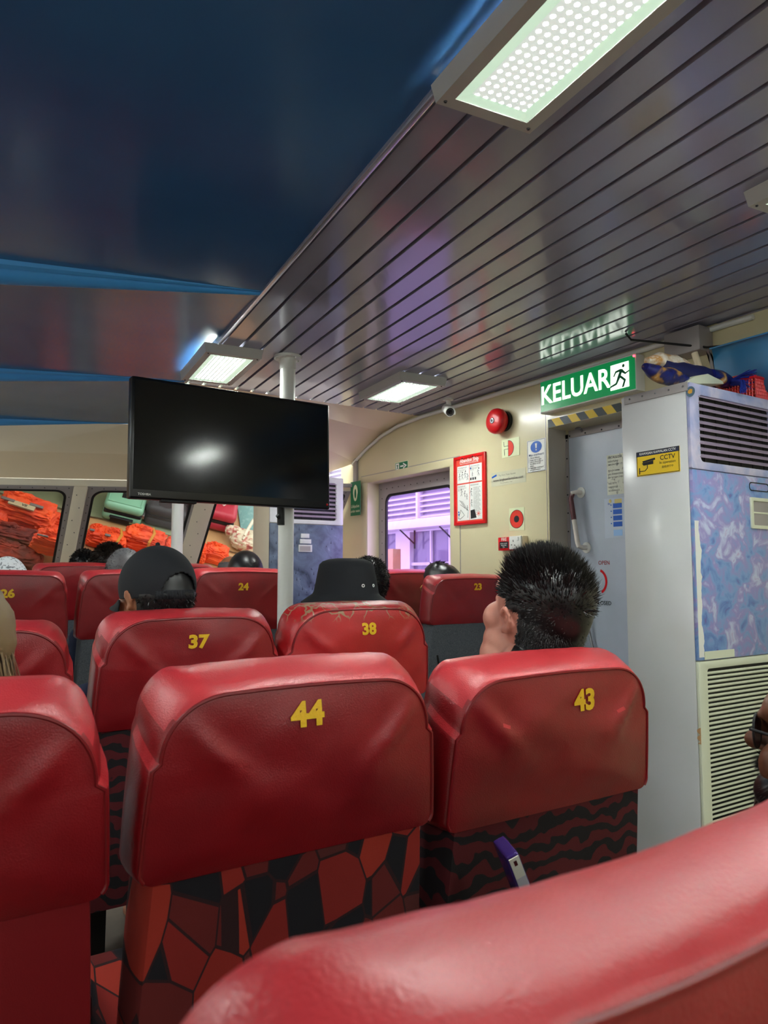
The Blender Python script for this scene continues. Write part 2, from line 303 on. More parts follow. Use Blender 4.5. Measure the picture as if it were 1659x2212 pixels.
# front wall: beam line from the starboard corner towards the bow centre, windows raked forward below it
CO = V((2.62, 4.43, EYE+.575)); AL = V((-.917, .399, 0)); DN = V((0, .56, -.66))
def FW(t, v, push=0): return CO + AL*t + DN*v + V((.3, .95, .1)).normalized()*push
fwl = MB()   # beam with a soffit
fwl.prism([FW(-.02, 0), FW(5.6, 0), FW(5.6, 0)+V((0, 0, .05)), FW(-.02, 0)+V((0, 0, .05))], (.02, .1, 0))
struct(fwl.obj('trim_3', M['post'], bev=.006))
lw = MB(); lw.prism([FW(-.02, 1.02), FW(5.6, 1.02), FW(5.6, 1.02)+V((0, 0, -1.2)), FW(-.02, 1.02)+V((0, 0, -1.2))], (.03, .1, 0)); struct(lw.obj('wall_front', M['cream']))
posts = [.50, .985, 1.80, 2.62, 3.5, 4.4, 5.4]
for i, t in enumerate(posts):
    wd = .085 if i != 1 else .13
    p = MB(); p.prism([FW(t-wd/2, 0, -.045), FW(t+wd/2, 0, -.045), FW(t+wd/2, 1.05, -.045), FW(t-wd/2, 1.05, -.045)], (.03, .1, 0))
    po = struct(p.obj('trim_%d' % (4+i), M['post'], bev=.004))
    s = MB()
    for k in range(7): s.sph(FW(t+.015*(-1)**k, .08+.12*k, -.047), .0035, 6, 4)
    s.objs('screw', M['darkmetal'], po, smooth=True)
for i in range(1, len(posts)-1):
    a0, a1 = posts[i]+.045, posts[i+1]-.04
    window('window_%d' % (i+2), FW(0, 0, 0), AL, -DN, V((-.004, -.014, 0)), a0, a1, -1.02, .0, M['clearglass'], .04, .075)
window('window_2', FW(0, 0, 0), AL, -DN, V((-.004, -.014, 0)), posts[0]+.02, posts[1]-.06, -1.02, .0, M['clearglass'], .012, .02)
window('window_9', FW(0, 0, 0), AL, -DN, V((-.004, -.014, 0)), .02, posts[0]-.04, -1.02, .0, M['clearglass'], .03, .03)
# ceiling: grey strips with dark grooves over the starboard seats
def sx_(i, y): return .972 + .0925*i + (y-2)*(.12 - .0028*i)
Y0, Y1 = -3.2, 3.65
cs = MB()
for i in range(0, 24):
    g = .0075
    a, b2 = (sx_(i, Y0)+g, sx_(i+1, Y0)-g), (sx_(i, Y1)+g, sx_(i+1, Y1)-g)
    if i == 0: a = (sx_(0, Y0)+.012, a[1]); b2 = (sx_(0, Y1)+.012, b2[1])
    n = 24
    for k in range(n):
        ya, yb = lerp(Y0, Y1, k/n), lerp(Y0, Y1, (k+1)/n)
        xs = [lerp(a[0], b2[0], k/n), lerp(a[1], b2[1], k/n), lerp(a[1], b2[1], (k+1)/n), lerp(a[0], b2[0], (k+1)/n)]
        if min(xs) > XW+.13: continue
        mz = lambda x, y: ZC
        cs.add([(xs[0], ya, ZC), (xs[1], ya, ZC), (xs[2], yb, ZC), (xs[3], yb, ZC),
                (xs[0]-.002, ya, ZC+.014), (xs[1]+.002, ya, ZC+.014), (xs[2]+.002, yb, ZC+.014), (xs[3]-.002, yb, ZC+.014)],
               [(0, 1, 2, 3), (0, 4, 5, 1), (1, 5, 6, 2), (2, 6, 7, 3), (3, 7, 4, 0)])
struct(cs.obj('ceiling', M['strip'], wn=False))
gb = MB(); gb.add([(sx_(0, Y0), Y0, ZC+.015), (XW+.2, Y0, ZC+.015), (XW+.2, Y1, ZC+.015), (sx_(0, Y1), Y1, ZC+.015),
                   (sx_(0, Y0), Y0, ZC+.05), (XW+.2, Y0, ZC+.05), (XW+.2, Y1, ZC+.05), (sx_(0, Y1), Y1, ZC+.05)], [(0, 1, 2, 3), (7, 6, 5, 4), (0, 4, 5, 1), (1, 5, 6, 2), (2, 6, 7, 3), (3, 7, 4, 0)])
struct(gb.obj('trim_11', M['groove']))
eg = MB(); eg.add([(sx_(0, Y0)-.012, Y0, ZC-.004), (sx_(0, Y0)+.004, Y0, ZC-.004), (sx_(0, Y1)+.004, Y1, ZC-.004), (sx_(0, Y1)-.012, Y1, ZC-.004),
                   (sx_(0, Y0)-.012, Y0, ZC+.03), (sx_(0, Y0)+.004, Y0, ZC+.03), (sx_(0, Y1)+.004, Y1, ZC+.03), (sx_(0, Y1)-.012, Y1, ZC+.03)], [(0, 1, 2, 3), (7, 6, 5, 4), (0, 4, 5, 1), (1, 5, 6, 2), (2, 6, 7, 3), (3, 7, 4, 0)])
struct(eg.obj('trim_12', M['edge'], bev=.003))
# navy middle ceiling: three panels parted by beads coloured as the bright reflected bands
def seam(x, k):  # Y of seam k at x
    return (2.60 - .33*(x-.2), 3.97 - .40*(x-.35), 5.20 - .46*(x-.5))[k]
xe = lambda y: sx_(0, y) - .006
bc = MB()
def strip_panel(f0, f1, z0, z1):
    n = 16; vs = []; xs = [lerp(-3.5, 1, i/n) for i in range(n+1)]
    for i, x in enumerate(xs):
        for j in range(9):
            t = j/8
            xx0 = x if i < n else xe(f0(1.0)); xx1 = x if i < n else xe(f1(1.0))
            y = lerp(f0(xx0), f1(xx1), t); xx = lerp(xx0, xx1, t)
            vs.append((xx, y, lerp(z0, z1, t) + .012*sin(pi*t)))
    bc.add(vs, [(i*9+j, (i+1)*9+j, (i+1)*9+j+1, i*9+j+1) for i in range(n) for j in range(8)])
ZB = ZC+.004
strip_panel(lambda x: -3.2, lambda x: seam(x, 0), ZB, ZB); strip_panel(lambda x: seam(x, 0), lambda x: seam(x, 1), ZB, ZB); strip_panel(lambda x: seam(x, 1), lambda x: seam(x, 2), ZB, ZB)
struct(bc.obj('trim_13', M['blueceil'], smooth=True, wn=False))
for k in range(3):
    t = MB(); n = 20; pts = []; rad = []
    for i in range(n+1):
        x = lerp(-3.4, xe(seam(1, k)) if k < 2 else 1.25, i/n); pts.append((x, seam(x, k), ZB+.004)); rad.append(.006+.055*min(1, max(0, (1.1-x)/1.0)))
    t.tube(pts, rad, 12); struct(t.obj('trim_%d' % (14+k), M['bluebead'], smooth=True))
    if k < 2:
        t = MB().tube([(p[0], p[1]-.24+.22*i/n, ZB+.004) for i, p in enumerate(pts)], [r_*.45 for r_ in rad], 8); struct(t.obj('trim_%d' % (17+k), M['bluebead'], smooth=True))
# cream coach-roof panels above the windows
cp = MB(); xa = 1.19
ya = seam(xa, 2)
tB = lambda t: FW(t, 0)+V((0, 0, .05))
cp.add([(xa, 3.65, ZC), (XW+.02, 3.65, ZC+.01), (XW+.02, 4.05, EYE+.93), (XW+.02, 4.43, EYE+.78), tuple(FW(.25, 0)+V((0, 0, .10))), tuple(tB(1.45)), (xa, ya, ZC), (xa-.02, 4.0, ZC-.02)],
       [(0, 1, 2), (0, 2, 3), (0, 3, 4), (0, 4, 5), (0, 5, 6)])
xs = [xa, .5, -.5, -1.5, -2.5, -3.5]; v0 = [(x, seam(x, 2), ZC) for x in xs]; v1 = []
for x in xs:
    t = (CO.x-(x if x < 1 else 1.29))/.917; v1.append(tuple(tB(t)))
vm = [tuple((V(a)*.45+V(b)*.55)+V((0, -.05, 0))) for a, b in zip(v0, v1)]
cp.add(v0+vm+v1, [(i, i+1, len(xs)+i+1, len(xs)+i) for i in range(len(xs)-1)] + [(len(xs)+i, len(xs)+i+1, 2*len(xs)+i+1, 2*len(xs)+i) for i in range(len(xs)-1)])
struct(cp.obj('trim_19', M['creamroof'], wn=False))
# rest of the cabin behind and to port of the camera, with unseen windows sized for daylight fill
lwm = MB(); X3 = -3.5
for y0, y1, z0, z1 in ((-3.2, 7.4, -.3, EYE-.25), (-3.2, 7.4, EYE+.55, ZC+.06)): lwm.box((X3-.1, y0, z0), (X3, y1, z1))
yy = -3.2
while yy < 7.3: lwm.box((X3-.1, yy, EYE-.25), (X3, yy+.35, EYE+.55)); yy += 1.25
struct(lwm.obj('wall_left', M['cream'])); struct(MB().box((X3-.06, -3.2, EYE-.25), (X3-.05, 7.3, EYE+.55)).obj('window_10', M['clearglass']))
bw = MB(); bw.box((X3, -3.3, -.4), (-2.8, -3.2, ZC+.06)); bw.box((2.2, -3.3, -.4), (XW+.14, -3.2, ZC+.06)); bw.box((-2.8, -3.3, EYE+.8), (2.2, -3.2, ZC+.06)); bw.box((-2.8, -3.3, -.4), (2.2, -3.2, EYE+.25)); struct(bw.obj('wall_back', M['cream']))
struct(MB().box((-2.8, -3.26, EYE+.25), (2.2, -3.25, EYE+.8)).obj('window_11', M['clearglass']))  # unseen stern window, added and sized for fill light from behind
# corner strap and bracket by the starboard front corner
k = MB(); k.box((XW-.02, 4.36, EYE+.50), (XW, 4.40, EYE+.80)); k.prism([FW(-.0, 0, -.05)+V((0, 0, .03)), FW(.35, 0, -.05)+V((0, 0, .03)), FW(.35, 0, -.05)+V((0, 0, .055)), FW(-.0, 0, -.05)+V((0, 0, .055))], (0, .03, 0)); struct(k.obj('trim_20', M['frame'], bev=.002))
# ------------------------------------------------------------------ ceiling lamps
def lamp(x0, x1, y0, y1, dirx, label, depth=.04, detail=1):
    c = V(((x0+x1)/2, (y0+y1)/2, ZC)); t = thing('ceiling_lamp', c, label, 'ceiling lamp')
    hx, hy = (x1-x0)/2, (y1-y0)/2
    M2 = Matrix.Rotation(-dirx, 3, 'Z'); z1 = -depth
    def P(a, b_, z): return c + M2 @ V((a, b_, z))
    o = MB(); fw = .035
    out = [P(-hx-fw, -hy-fw, 0), P(hx+fw, -hy-fw, 0), P(hx+fw, hy+fw, 0), P(-hx-fw, hy+fw, 0)]; ou2 = [P(-hx-fw*.8, -hy-fw*.8, z1), P(hx+fw*.8, -hy-fw*.8, z1), P(hx+fw*.8, hy+fw*.8, z1), P(-hx-fw*.8, hy+fw*.8, z1)]
    inn = [P(-hx, -hy, z1), P(hx, -hy, z1), P(hx, hy, z1), P(-hx, hy, z1)]; in2 = [P(-hx, -hy, z1+.02), P(hx, -hy, z1+.02), P(hx, hy, z1+.02), P(-hx, hy, z1+.02)]
    fs = []
    for A0 in (0, 4, 8):
        for i in range(4): j = (i+1) % 4; fs.append((A0+i, A0+j, A0+4+j, A0+4+i))
    o.add(out+ou2+inn+in2, fs); o.obj('housing', M['lampframe'], t)
    rw = .024
    lr = MB().ring([P(-hx, -hy, z1+.002), P(hx, -hy, z1+.002), P(hx, hy, z1+.002), P(-hx, hy, z1+.002)], [P(-hx+rw, -hy+rw, z1+.004), P(hx-rw, -hy+rw, z1+.004), P(hx-rw, hy-rw, z1+.004), P(-hx+rw, hy-rw, z1+.004)], (0, 0, .004)); lr.obj('lens_rim', M['lensrim'], t)
    ln = MB(); ln.prism([(-hx+rw, -hy+rw, 0), (hx-rw, -hy+rw, 0), (hx-rw, hy-rw, 0), (-hx+rw, hy-rw, 0)], (0, 0, .004))
    lo = ln.obj('lens', M['lens'], t); lo.location = (0, 0, z1+.004); lo.rotation_euler = (0, 0, -dirx)
    sc = MB()
    for a, b_ in ((-1, -1), (1, -1), (1, 1), (-1, 1)): sc.sph(P(a*(hx+fw*.4), b_*(hy+fw*.4), z1), .004, 8, 4)
    sc.objs('screw', M['darkmetal'], t, smooth=True); return t
lamp(.838, 1.012, .52, 1.075, .115, 'large white prismatic ceiling lamp at the top edge, beside the navy ceiling')
lamp(1.085, 1.27, 2.97, 3.42, .115, 'small lit ceiling lamp just above the television, beside the silver edge')
lamp(2.02, 2.215, 2.90, 3.30, .10, 'small lit ceiling lamp between the pole and the wall camera')
lamp(1.765, 1.95, .55, .975, .10, 'ceiling lamp whose white corner shows at the right edge of the picture')
for k, (x, y) in enumerate(((-.9, 3.5), (-1.0, 4.5), (-.7, 1.2), (.55, -1.0), (1.5, -1.2), (-1.6, -1.2), (-1.9, 1.2), (-1.9, 3.2), (1.5, -2.6))):  # opening pair is unseen fill, added to brighten the cream front panels
    lamp(x, x+.18, y, y+.5, .1, 'ceiling lamp outside the picture, %s' % ('added for fill in the port ceiling level with the television', 'added for fill nearest the port bow windows', 'in the navy ceiling left of the camera', 'right behind the camera', 'over the seats behind the near red seat', 'in the navy ceiling behind the camera to port', 'port side abreast of the nearest seat row', 'port side abreast of the front seat rows', 'nearest the added stern window')[k])
# ------------------------------------------------------------------ poles and television
pc = onZ(622, 770, ZC); PX, PY = pc.x, pc.y
t = thing('support_pole', (PX, PY, floor_z(PY)), 'white metal pole with ceiling flange, standing behind the television', 'pole')
MB().tube([(PX, PY, floor_z(PY)), (PX, PY, ZC-.008)], .034, 28).obj('shaft', M['white'], t, smooth=True)
f = MB().tube([(PX, PY, ZC-.012), (PX, PY, ZC)], .062, 28)
for k in range(6): f.sph((PX+.05*cos(k), PY+.05*sin(k), ZC-.013), .006, 8, 4)
f.obj('flange', M['white'], t, smooth=True); MB().tube([(PX, PY, ZC-.06), (PX, PY, ZC-.012)], .037, 24).obj('collar', M['white'], t, smooth=True)
P2X, P2Y = .313*4.2, 4.2
t = thing('support_pole', (P2X, P2Y, floor_z(P2Y)), 'thinner white pole seen below the middle of the television', 'pole')
MB().tube([(P2X, P2Y, floor_z(P2Y)), (P2X, P2Y, ZC-.03)], .033, 24).obj('shaft', M['white'], t, smooth=True)
TY = 2.82; a = onY(285, 810, TY); b2 = onY(718, 872, TY); c = onY(275, 1075, TY); x0, x1, z1, z0 = a.x, b2.x, (a.z+b2.z)/2, EYE+.1*TY
t = thing('television', ((x0+x1)/2, TY, z0), 'large flat black television hanging in front of the pole', 'television'); t.rotation_euler = (R(-1.6), 0, R(1.9))
MB().box((x0, TY, z0), (x1, TY+.045, z1)).obj('casing', M['bezel'], t, bev=.008, seg=3)
MB().box((x0+.012, TY-.0015, z0+.035), (x1-.012, TY+.001, z1-.012)).obj('screen', M['screen'], t)
MB().text('TOSHIBA', .012, (x0+.03, TY-.001, z0+.017), (1, 0, 0), (0, 0, 1), 'LEFT', .01).obj('lettering', M['whiteink'], t, wn=False)
MB().box((x0+.12, TY+.002, z0-.008), (x0+.26, TY+.03, z0+.002)).obj('speaker_slot', M['black'], t, bev=.002)
mt = MB().box((x0+.22, TY+.045, z0+.05), (x1-.22, TY+.075, z1-.1)); mt.obj('back_plate', M['bezel'], t, bev=.01)
k = MB().box((PX-.05, TY+.075, z0+.15), (PX+.05, PY-.034, z0+.35)); k.obj('wall_bracket', M['darkmetal'], t, bev=.004)
k = MB().tube([(PX-.048, PY-.06, z0-.07), (PX-.048, PY-.06, z0+.1)], .016, 12); k.tube([(PX-.07, PY-.07, z0-.03), (PX-.048, PY-.06, z0-.05)], .008, 8); k.obj('cable_sleeve', M['black'], t, smooth=True)
MB().sph((x1-.016, TY-.002, z0+.02), .005, 10, 6).obj('power_light', M['red_p'], t, smooth=True)
# ------------------------------------------------------------------ seats
def outline(hw, zb, zt, r, arch=.012, n=120, taper=.02):
    """closed outline in x,z starting bottom left, clockwise over the top"""
    pts = []
    def side(z): return hw - taper*max(0, (z-zb)/(zt-zb))**1.5
    rb = .02
    for i in range(9): an = pi/2*i/8; pts.append((-(side(zb)-rb) - rb*sin(an), zb + rb - rb*cos(an)))
    for i in range(1, 16): z = lerp(zb+rb, zt-r, i/16); pts.append((-side(z), z))
    hx = side(zt)
    for i in range(15): an = pi/2*i/14; pts.append((-(hx-r*1.15) - r*1.15*cos(an)**.9, zt-r + r*sin(an)))
    for i in range(1, 16): x = lerp(-(hx-r*1.15), hx-r*1.15, i/16); pts.append((x, zt + arch*cos(x/(hx)*pi/2)-arch*cos((hx-r*1.15)/hx*pi/2)))
    for i in range(14, -1, -1): an = pi/2*i/14; pts.append(((hx-r*1.15) + r*1.15*cos(an)**.9, zt-r + r*sin(an)))
    for i in range(15, 0, -1): z = lerp(zb+rb, zt-r, i/16); pts.append((side(z), z))
    for i in range(8, -1, -1): an = pi/2*i/8; pts.append(((side(zb)-rb) + rb*sin(an), zb + rb - rb*cos(an)))
    for i in range(1, 12): x = lerp(side(zb)-rb, -(side(zb)-rb), i/12); pts.append((x, zb))
    return pts
def pillow_back(hw, zb, zt, T, r, bulge, wr, seed, crown=.018, arch=.012, cz=None, lean=.10, gus=.007, fold=0):
    ol = outline(hw, zb, zt, r, arch); n = len(ol); cz = (zb+zt)/2 if cz is None else cz
    ang = sorted((math.atan2(z-cz, x), math.hypot(x, z-cz)) for x, z in ol)
    def Rr(th):
        lo, hi = 0, len(ang)-1
        if th <= ang[0][0] or th >= ang[-1][0]: return ang[0][1]
        while hi-lo > 1:
            m_ = (lo+hi)//2
            if ang[m_][0] <= th: lo = m_
            else: hi = m_
        return lerp(ang[lo][1], ang[hi][1], (th-ang[lo][0])/max(1e-6, ang[hi][0]-ang[lo][0]))
    def shear(x, y, z): return V((x, y - (z-.45)*lean, z))
    def ysurf(x, z, s):
        e = 1-min(1, s)**3.2
        f = 0
        if wr:
            q = V((x*5+seed*7.7, 1.3, z*7+seed*3.3)); f = wr*noise.noise(q)*1.5 + wr*.5*noise.noise(q*2.7)
            f += -wr*1.6*math.exp(-((abs(x)-(hw-.05) + (zt-z)*.9-.03)/.02)**2)*math.exp(-max(0, (zt-.09-z))/.05)*fold
        return -T/2 - bulge*e + f*e
    def rear(x, z):
        s = math.hypot(x, z-cz)/Rr(math.atan2(z-cz, x)); p = shear(x, ysurf(x, z, s), z); return p
    mb = MB(); rings = []; ol2 = outline(hw, zb, zt, r*.5, arch*.6, taper=.012)
    S = [.001, .1, .2, .3, .4, .5, .6, .68, .76, .83, .89, .94, .975, 1]
    for s in S: rings.append([shear(x*s, ysurf(x*s, cz+(z-cz)*s, s), cz+(z-cz)*s) for x, z in ol])
    for k, (g, yy) in enumerate(((gus*.7, .06), (gus*1.2, .25), (gus*1.5, .5), (gus*1.2, .75), (gus*.6, .94))):
        rr_ = []
        for (x, z), (x2, z2) in zip(ol, ol2):
            x, z = lerp(x, x2, yy), lerp(z, z2, yy); topw = max(0, (z-cz)/(zt-cz)); d = V((x/hw, (z-cz)/(zt-cz))).normalized()
            rr_.append(shear(x + d.x*g, -T/2+T*yy, z + d.y*g*(1 if z > cz else 0) + crown*topw**2*yy + (.002*noise.noise(V((x*30, yy*4, z*30+seed))) if wr else 0)))
        rings.append(rr_)
    for s in [.985, .93, .8, .6, .3, .001]: rings.append([shear(x*s, T/2+.018*(1-s**3), cz+(z-cz)*s + crown*max(0, (z-cz)/(zt-cz))**2*s) for x, z in ol2])
    vs = [p for r_ in rings for p in r_]
    mb.add(vs, [(a*n+i, a*n+(i+1) % n, (a+1)*n+(i+1) % n, (a+1)*n+i) for a in range(len(rings)-1) for i in range(n)])
    pip = [p for p, (x, z) in zip(rings[len(S)-1], ol) if not (abs(z-zb) < .004)]
    return mb, rear, pip
def seat(x0, x1, Y, label, zt=None, num=None, cover=None, back='greyfab', ch=.27, seed=1, net=False, detail=True, group='red vinyl ferry seats', npx=None, nsize=.045, bulge=.012, wr=.006, r=.10, arch=.007, T=.085, lean=.10, crown=.018, rot=0, fold=1, plain=False):
    w = x1-x0; hw = w/2; fz = floor_z(Y); H = (zt if zt else fz+1.08) - fz
    yoff = lean*(H-.45)
    t = thing('ferry_seat', ((x0+x1)/2, Y+yoff*.8+T/2, fz), label, 'seat', group); t.rotation_euler = (0, 0, rot)
    cm = M[cover or 'red']; zh = H-ch
    def loc(o): o.location = (0, 0, 0); return o
    cover_mb, rear, pip = pillow_back(hw, zh, H-crown, T, r, bulge, wr, seed, crown, arch, lean=lean, fold=fold)
    cov = loc(cover_mb.obj('head_cover', cm, None, smooth=True, ang=50)); cov.parent = t
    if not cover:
        cov.data.materials.append(M['redtop'])     # top edge band: lamp sheen and some fading painted into the colour
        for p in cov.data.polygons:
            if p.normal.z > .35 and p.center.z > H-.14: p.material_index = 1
    if detail:
        pp = MB().tube(pip, .0028, 6); po = loc(pp.obj('piping', M['piping'], None, smooth=True)); po.parent = cov
    if num:
        q_ = onY(npx[0], npx[1], Y-.012); cx, cz = q_.x-(x0+x1)/2, q_.z-fz
        def fn(x, y):
            p = rear(cx+x, cz+y); p.y -= .0022; return p
        tx = MB().text(num, nsize*(.84 if num == '44' else 1), (0, 0, 0), (1, 0, 0), (0, 0, 1), bold=.045, fn=fn, sx=1.12)
        to = loc(tx.obj('seat_number', M['yellow'], None, wn=False)); to.parent = cov
    bb, _, _ = pillow_back(hw-.003, .36, zh+.05, T-.008, .03, .003, 0, seed, .0, 0, lean=lean, gus=.003)
    bo = loc(bb.obj('backrest', M[back], None, smooth=True, ang=50)); bo.parent = t
    # cushion, arms, frame and legs
    cu = MB().box((-hw+.015, T/2-.01, .37), (hw-.015, T/2+.46, .46)); c_ = loc(cu.obj('seat_cushion', M[back], None, bev=.03, seg=3)); c_.parent = t
    fr = MB().box((-hw+.03, T/2, .33), (hw-.03, T/2+.42, .37)); o = loc(fr.obj('seat_frame', M['darkmetal'], None, bev=.004)); o.parent = t
    for sx in (-1, 1):
        lg = MB().box((sx*(hw-.06)-.02, T/2+.04, 0), (sx*(hw-.06)+.02, T/2+.09, .34)); lg.box((sx*(hw-.06)-.025, T/2-.02, 0), (sx*(hw-.06)+.025, T/2+.36, .025))
        o = loc(lg.obj('leg', M['darkmetal'], None, bev=.004)); o.parent = t
    ar = MB().box((hw-.0, T/2+.02, .56), (hw+.022, T/2+.34, .60)); ar.box((hw+.002, T/2+.06, .36), (hw+.02, T/2+.12, .57)); o = loc(ar.obj('armrest', M['black'], None, bev=.006)); o.parent = t
    if net:
        nm = MB(); yb_ = -T/2-.012
        for sx in (-1, 1):
            nm.tube([(sx*(hw-.05), yb_+.005-(.72-.45)*lean, .78), (sx*(hw-.1), yb_-(.55-.45)*lean, .56)], .004, 6)
        for k in range(9):
            z = .5+.024*k; nm.tube([(-hw+.05, yb_-(z-.45)*lean, z+.04), (0, yb_-.012-(z-.45)*lean, z), (hw-.05, yb_-(z-.45)*lean, z+.04)], .0016, 5)
        for k in range(15):
            x = lerp(-hw+.05, hw-.05, k/14); nm.tube([(x, yb_, .5), (x+.01, yb_-(.74-.45)*lean, .74)], .0014, 5)
        o = loc(nm.obj('net_pocket', M['black'], None, smooth=True)); o.parent = t
    return t
seat(.068, .560, .215, 'blurred red vinyl seat back filling the bottom right corner', zt=EYE-.149, seed=11, wr=.004, r=.10, arch=-.02, back='zebra')
seat(.60, 1.07, .225, 'red seat of the bearded man at the right edge', zt=EYE-.145, seed=12, r=.13, back='zebra')
seat(.278, .752, 1.0, 'red seat numbered 44 over angular red and black fabric', zt=EYE-.135, num='44', npx=(661, 1543), nsize=0.056, back='camo', seed=2, wr=.009, ch=.275, r=.085, T=.10, crown=.03)
seat(.785, 1.30, 1.0, 'red seat numbered 43 in front of the spiky-haired man', zt=EYE-.155, num='43', npx=(1260, 1513), nsize=0.052, back='zebra', seed=5, wr=.010, ch=.28, r=.085, T=.10, crown=.03)
seat(-.235, .238, 1.0, 'unnumbered red seat with maroon vinyl back at the left edge, nearest row', zt=EYE-.135, back='plainback', seed=8, wr=.008, ch=.275, r=.10, T=.10, crown=.03)
seat(.398, .872, 1.86, 'red seat numbered 37 behind the man in the black cap', num='37', npx=(428, 1387), nsize=0.045, zt=EYE-.095, back='zebra', seed=3, wr=.008, r=.10, ch=.28)
seat(.888, 1.375, 1.86, 'cracked red seat numbered 38 below the black bucket hat', num='38', npx=(793, 1359), nsize=0.045, zt=EYE-.085, back='zebra', cover='redworn', seed=4, wr=.01, r=.11, ch=.28)
seat(-.12, .35, 1.86, 'red seat left of number 37, blond hair in front of it', zt=EYE-.11, back='zebra', seed=6, r=.10, ch=.28)
seat(1.93, 2.40, 2.6, 'red seat numbered 23 with dark carpet back and net pocket', num='23', npx=(1031, 1268), nsize=0.04, zt=EYE-.005, ch=.215, seed=9, net=True, r=.06, wr=.004)
seat(2.07, 2.54, 3.25, 'red seat by the wall window, partly behind number 23', zt=EYE+.02, ch=.25, seed=10, r=.06, wr=.004)
Yr = 3.32
seat(1.115, 1.595, Yr, 'red seat numbered 24 beside the white pole', num='24', npx=(525, 1268), nsize=0.045, zt=EYE+.025, ch=.29, seed=13, r=.06, wr=.003)
seat(.632, 1.10, Yr, 'red seat between numbers 26 and 24, behind the black cap', zt=EYE+.015, ch=.29, seed=14, r=.06, wr=.003)
seat(.10, .59, Yr, 'red seat numbered 26 at the left edge under the white lace cap', num='26', npx=(16, 1283), nsize=0.045, zt=EYE+.01, ch=.29, seed=15, r=.06, wr=.003)
for k, (a, b2, lab) in enumerate(((.02, .49, 'foremost red seat at the left edge, behind number 26'), (.55, 1.02, 'foremost red seat between number 26 and the window post'), (1.06, 1.53, 'foremost red seat hidden mostly by number 24 and the cap'))):
    seat(a, b2, 4.1, lab, zt=EYE+.055, ch=.29, seed=16+k, r=.06, wr=.003)
# ------------------------------------------------------------------ people
def remesh(mb, vox, smooth=4):
    me = bpy.data.meshes.new('tmp'); me.from_pydata([tuple(p) for p in mb.v], [], mb.f)
    bm = bmesh.new(); bm.from_mesh(me); bmesh.ops.recalc_face_normals(bm, faces=bm.faces); bm.to_mesh(me); bm.free()
    ob = bpy.data.objects.new('tmp', me); COL.objects.link(ob)
    md = ob.modifiers.new('r', 'REMESH'); md.mode = 'VOXEL'; md.voxel_size = vox
    ms = ob.modifiers.new('s', 'SMOOTH'); ms.factor = .5; ms.iterations = smooth
    out = bpy.data.meshes.new_from_object(ob.evaluated_get(bpy.context.evaluated_depsgraph_get()))
    bpy.data.objects.remove(ob); bpy.data.meshes.remove(me)
    for p in out.polygons: p.use_smooth = True
    return out
def cap_(mb, a, b, r0, r1, n=14):
    a, b = V(a), V(b); k = 5; pts = []; rr = []
    d = (b-a).normalized()
    for i in range(1, k+1): an = pi/2*i/k; pts.append(a - d*(r0*cos(an))); rr.append(max(.0005, r0*sin(an)))
    for i in range(1, 4): pts.append(lerp(a, b, i/4)); rr.append(lerp(r0, r1, i/4))
    for i in range(k): an = pi/2*i/k; pts.append(b + d*(r1*sin(an))); rr.append(max(.0005, r1*cos(an)))
    mb.tube(pts, rr, n); return mb
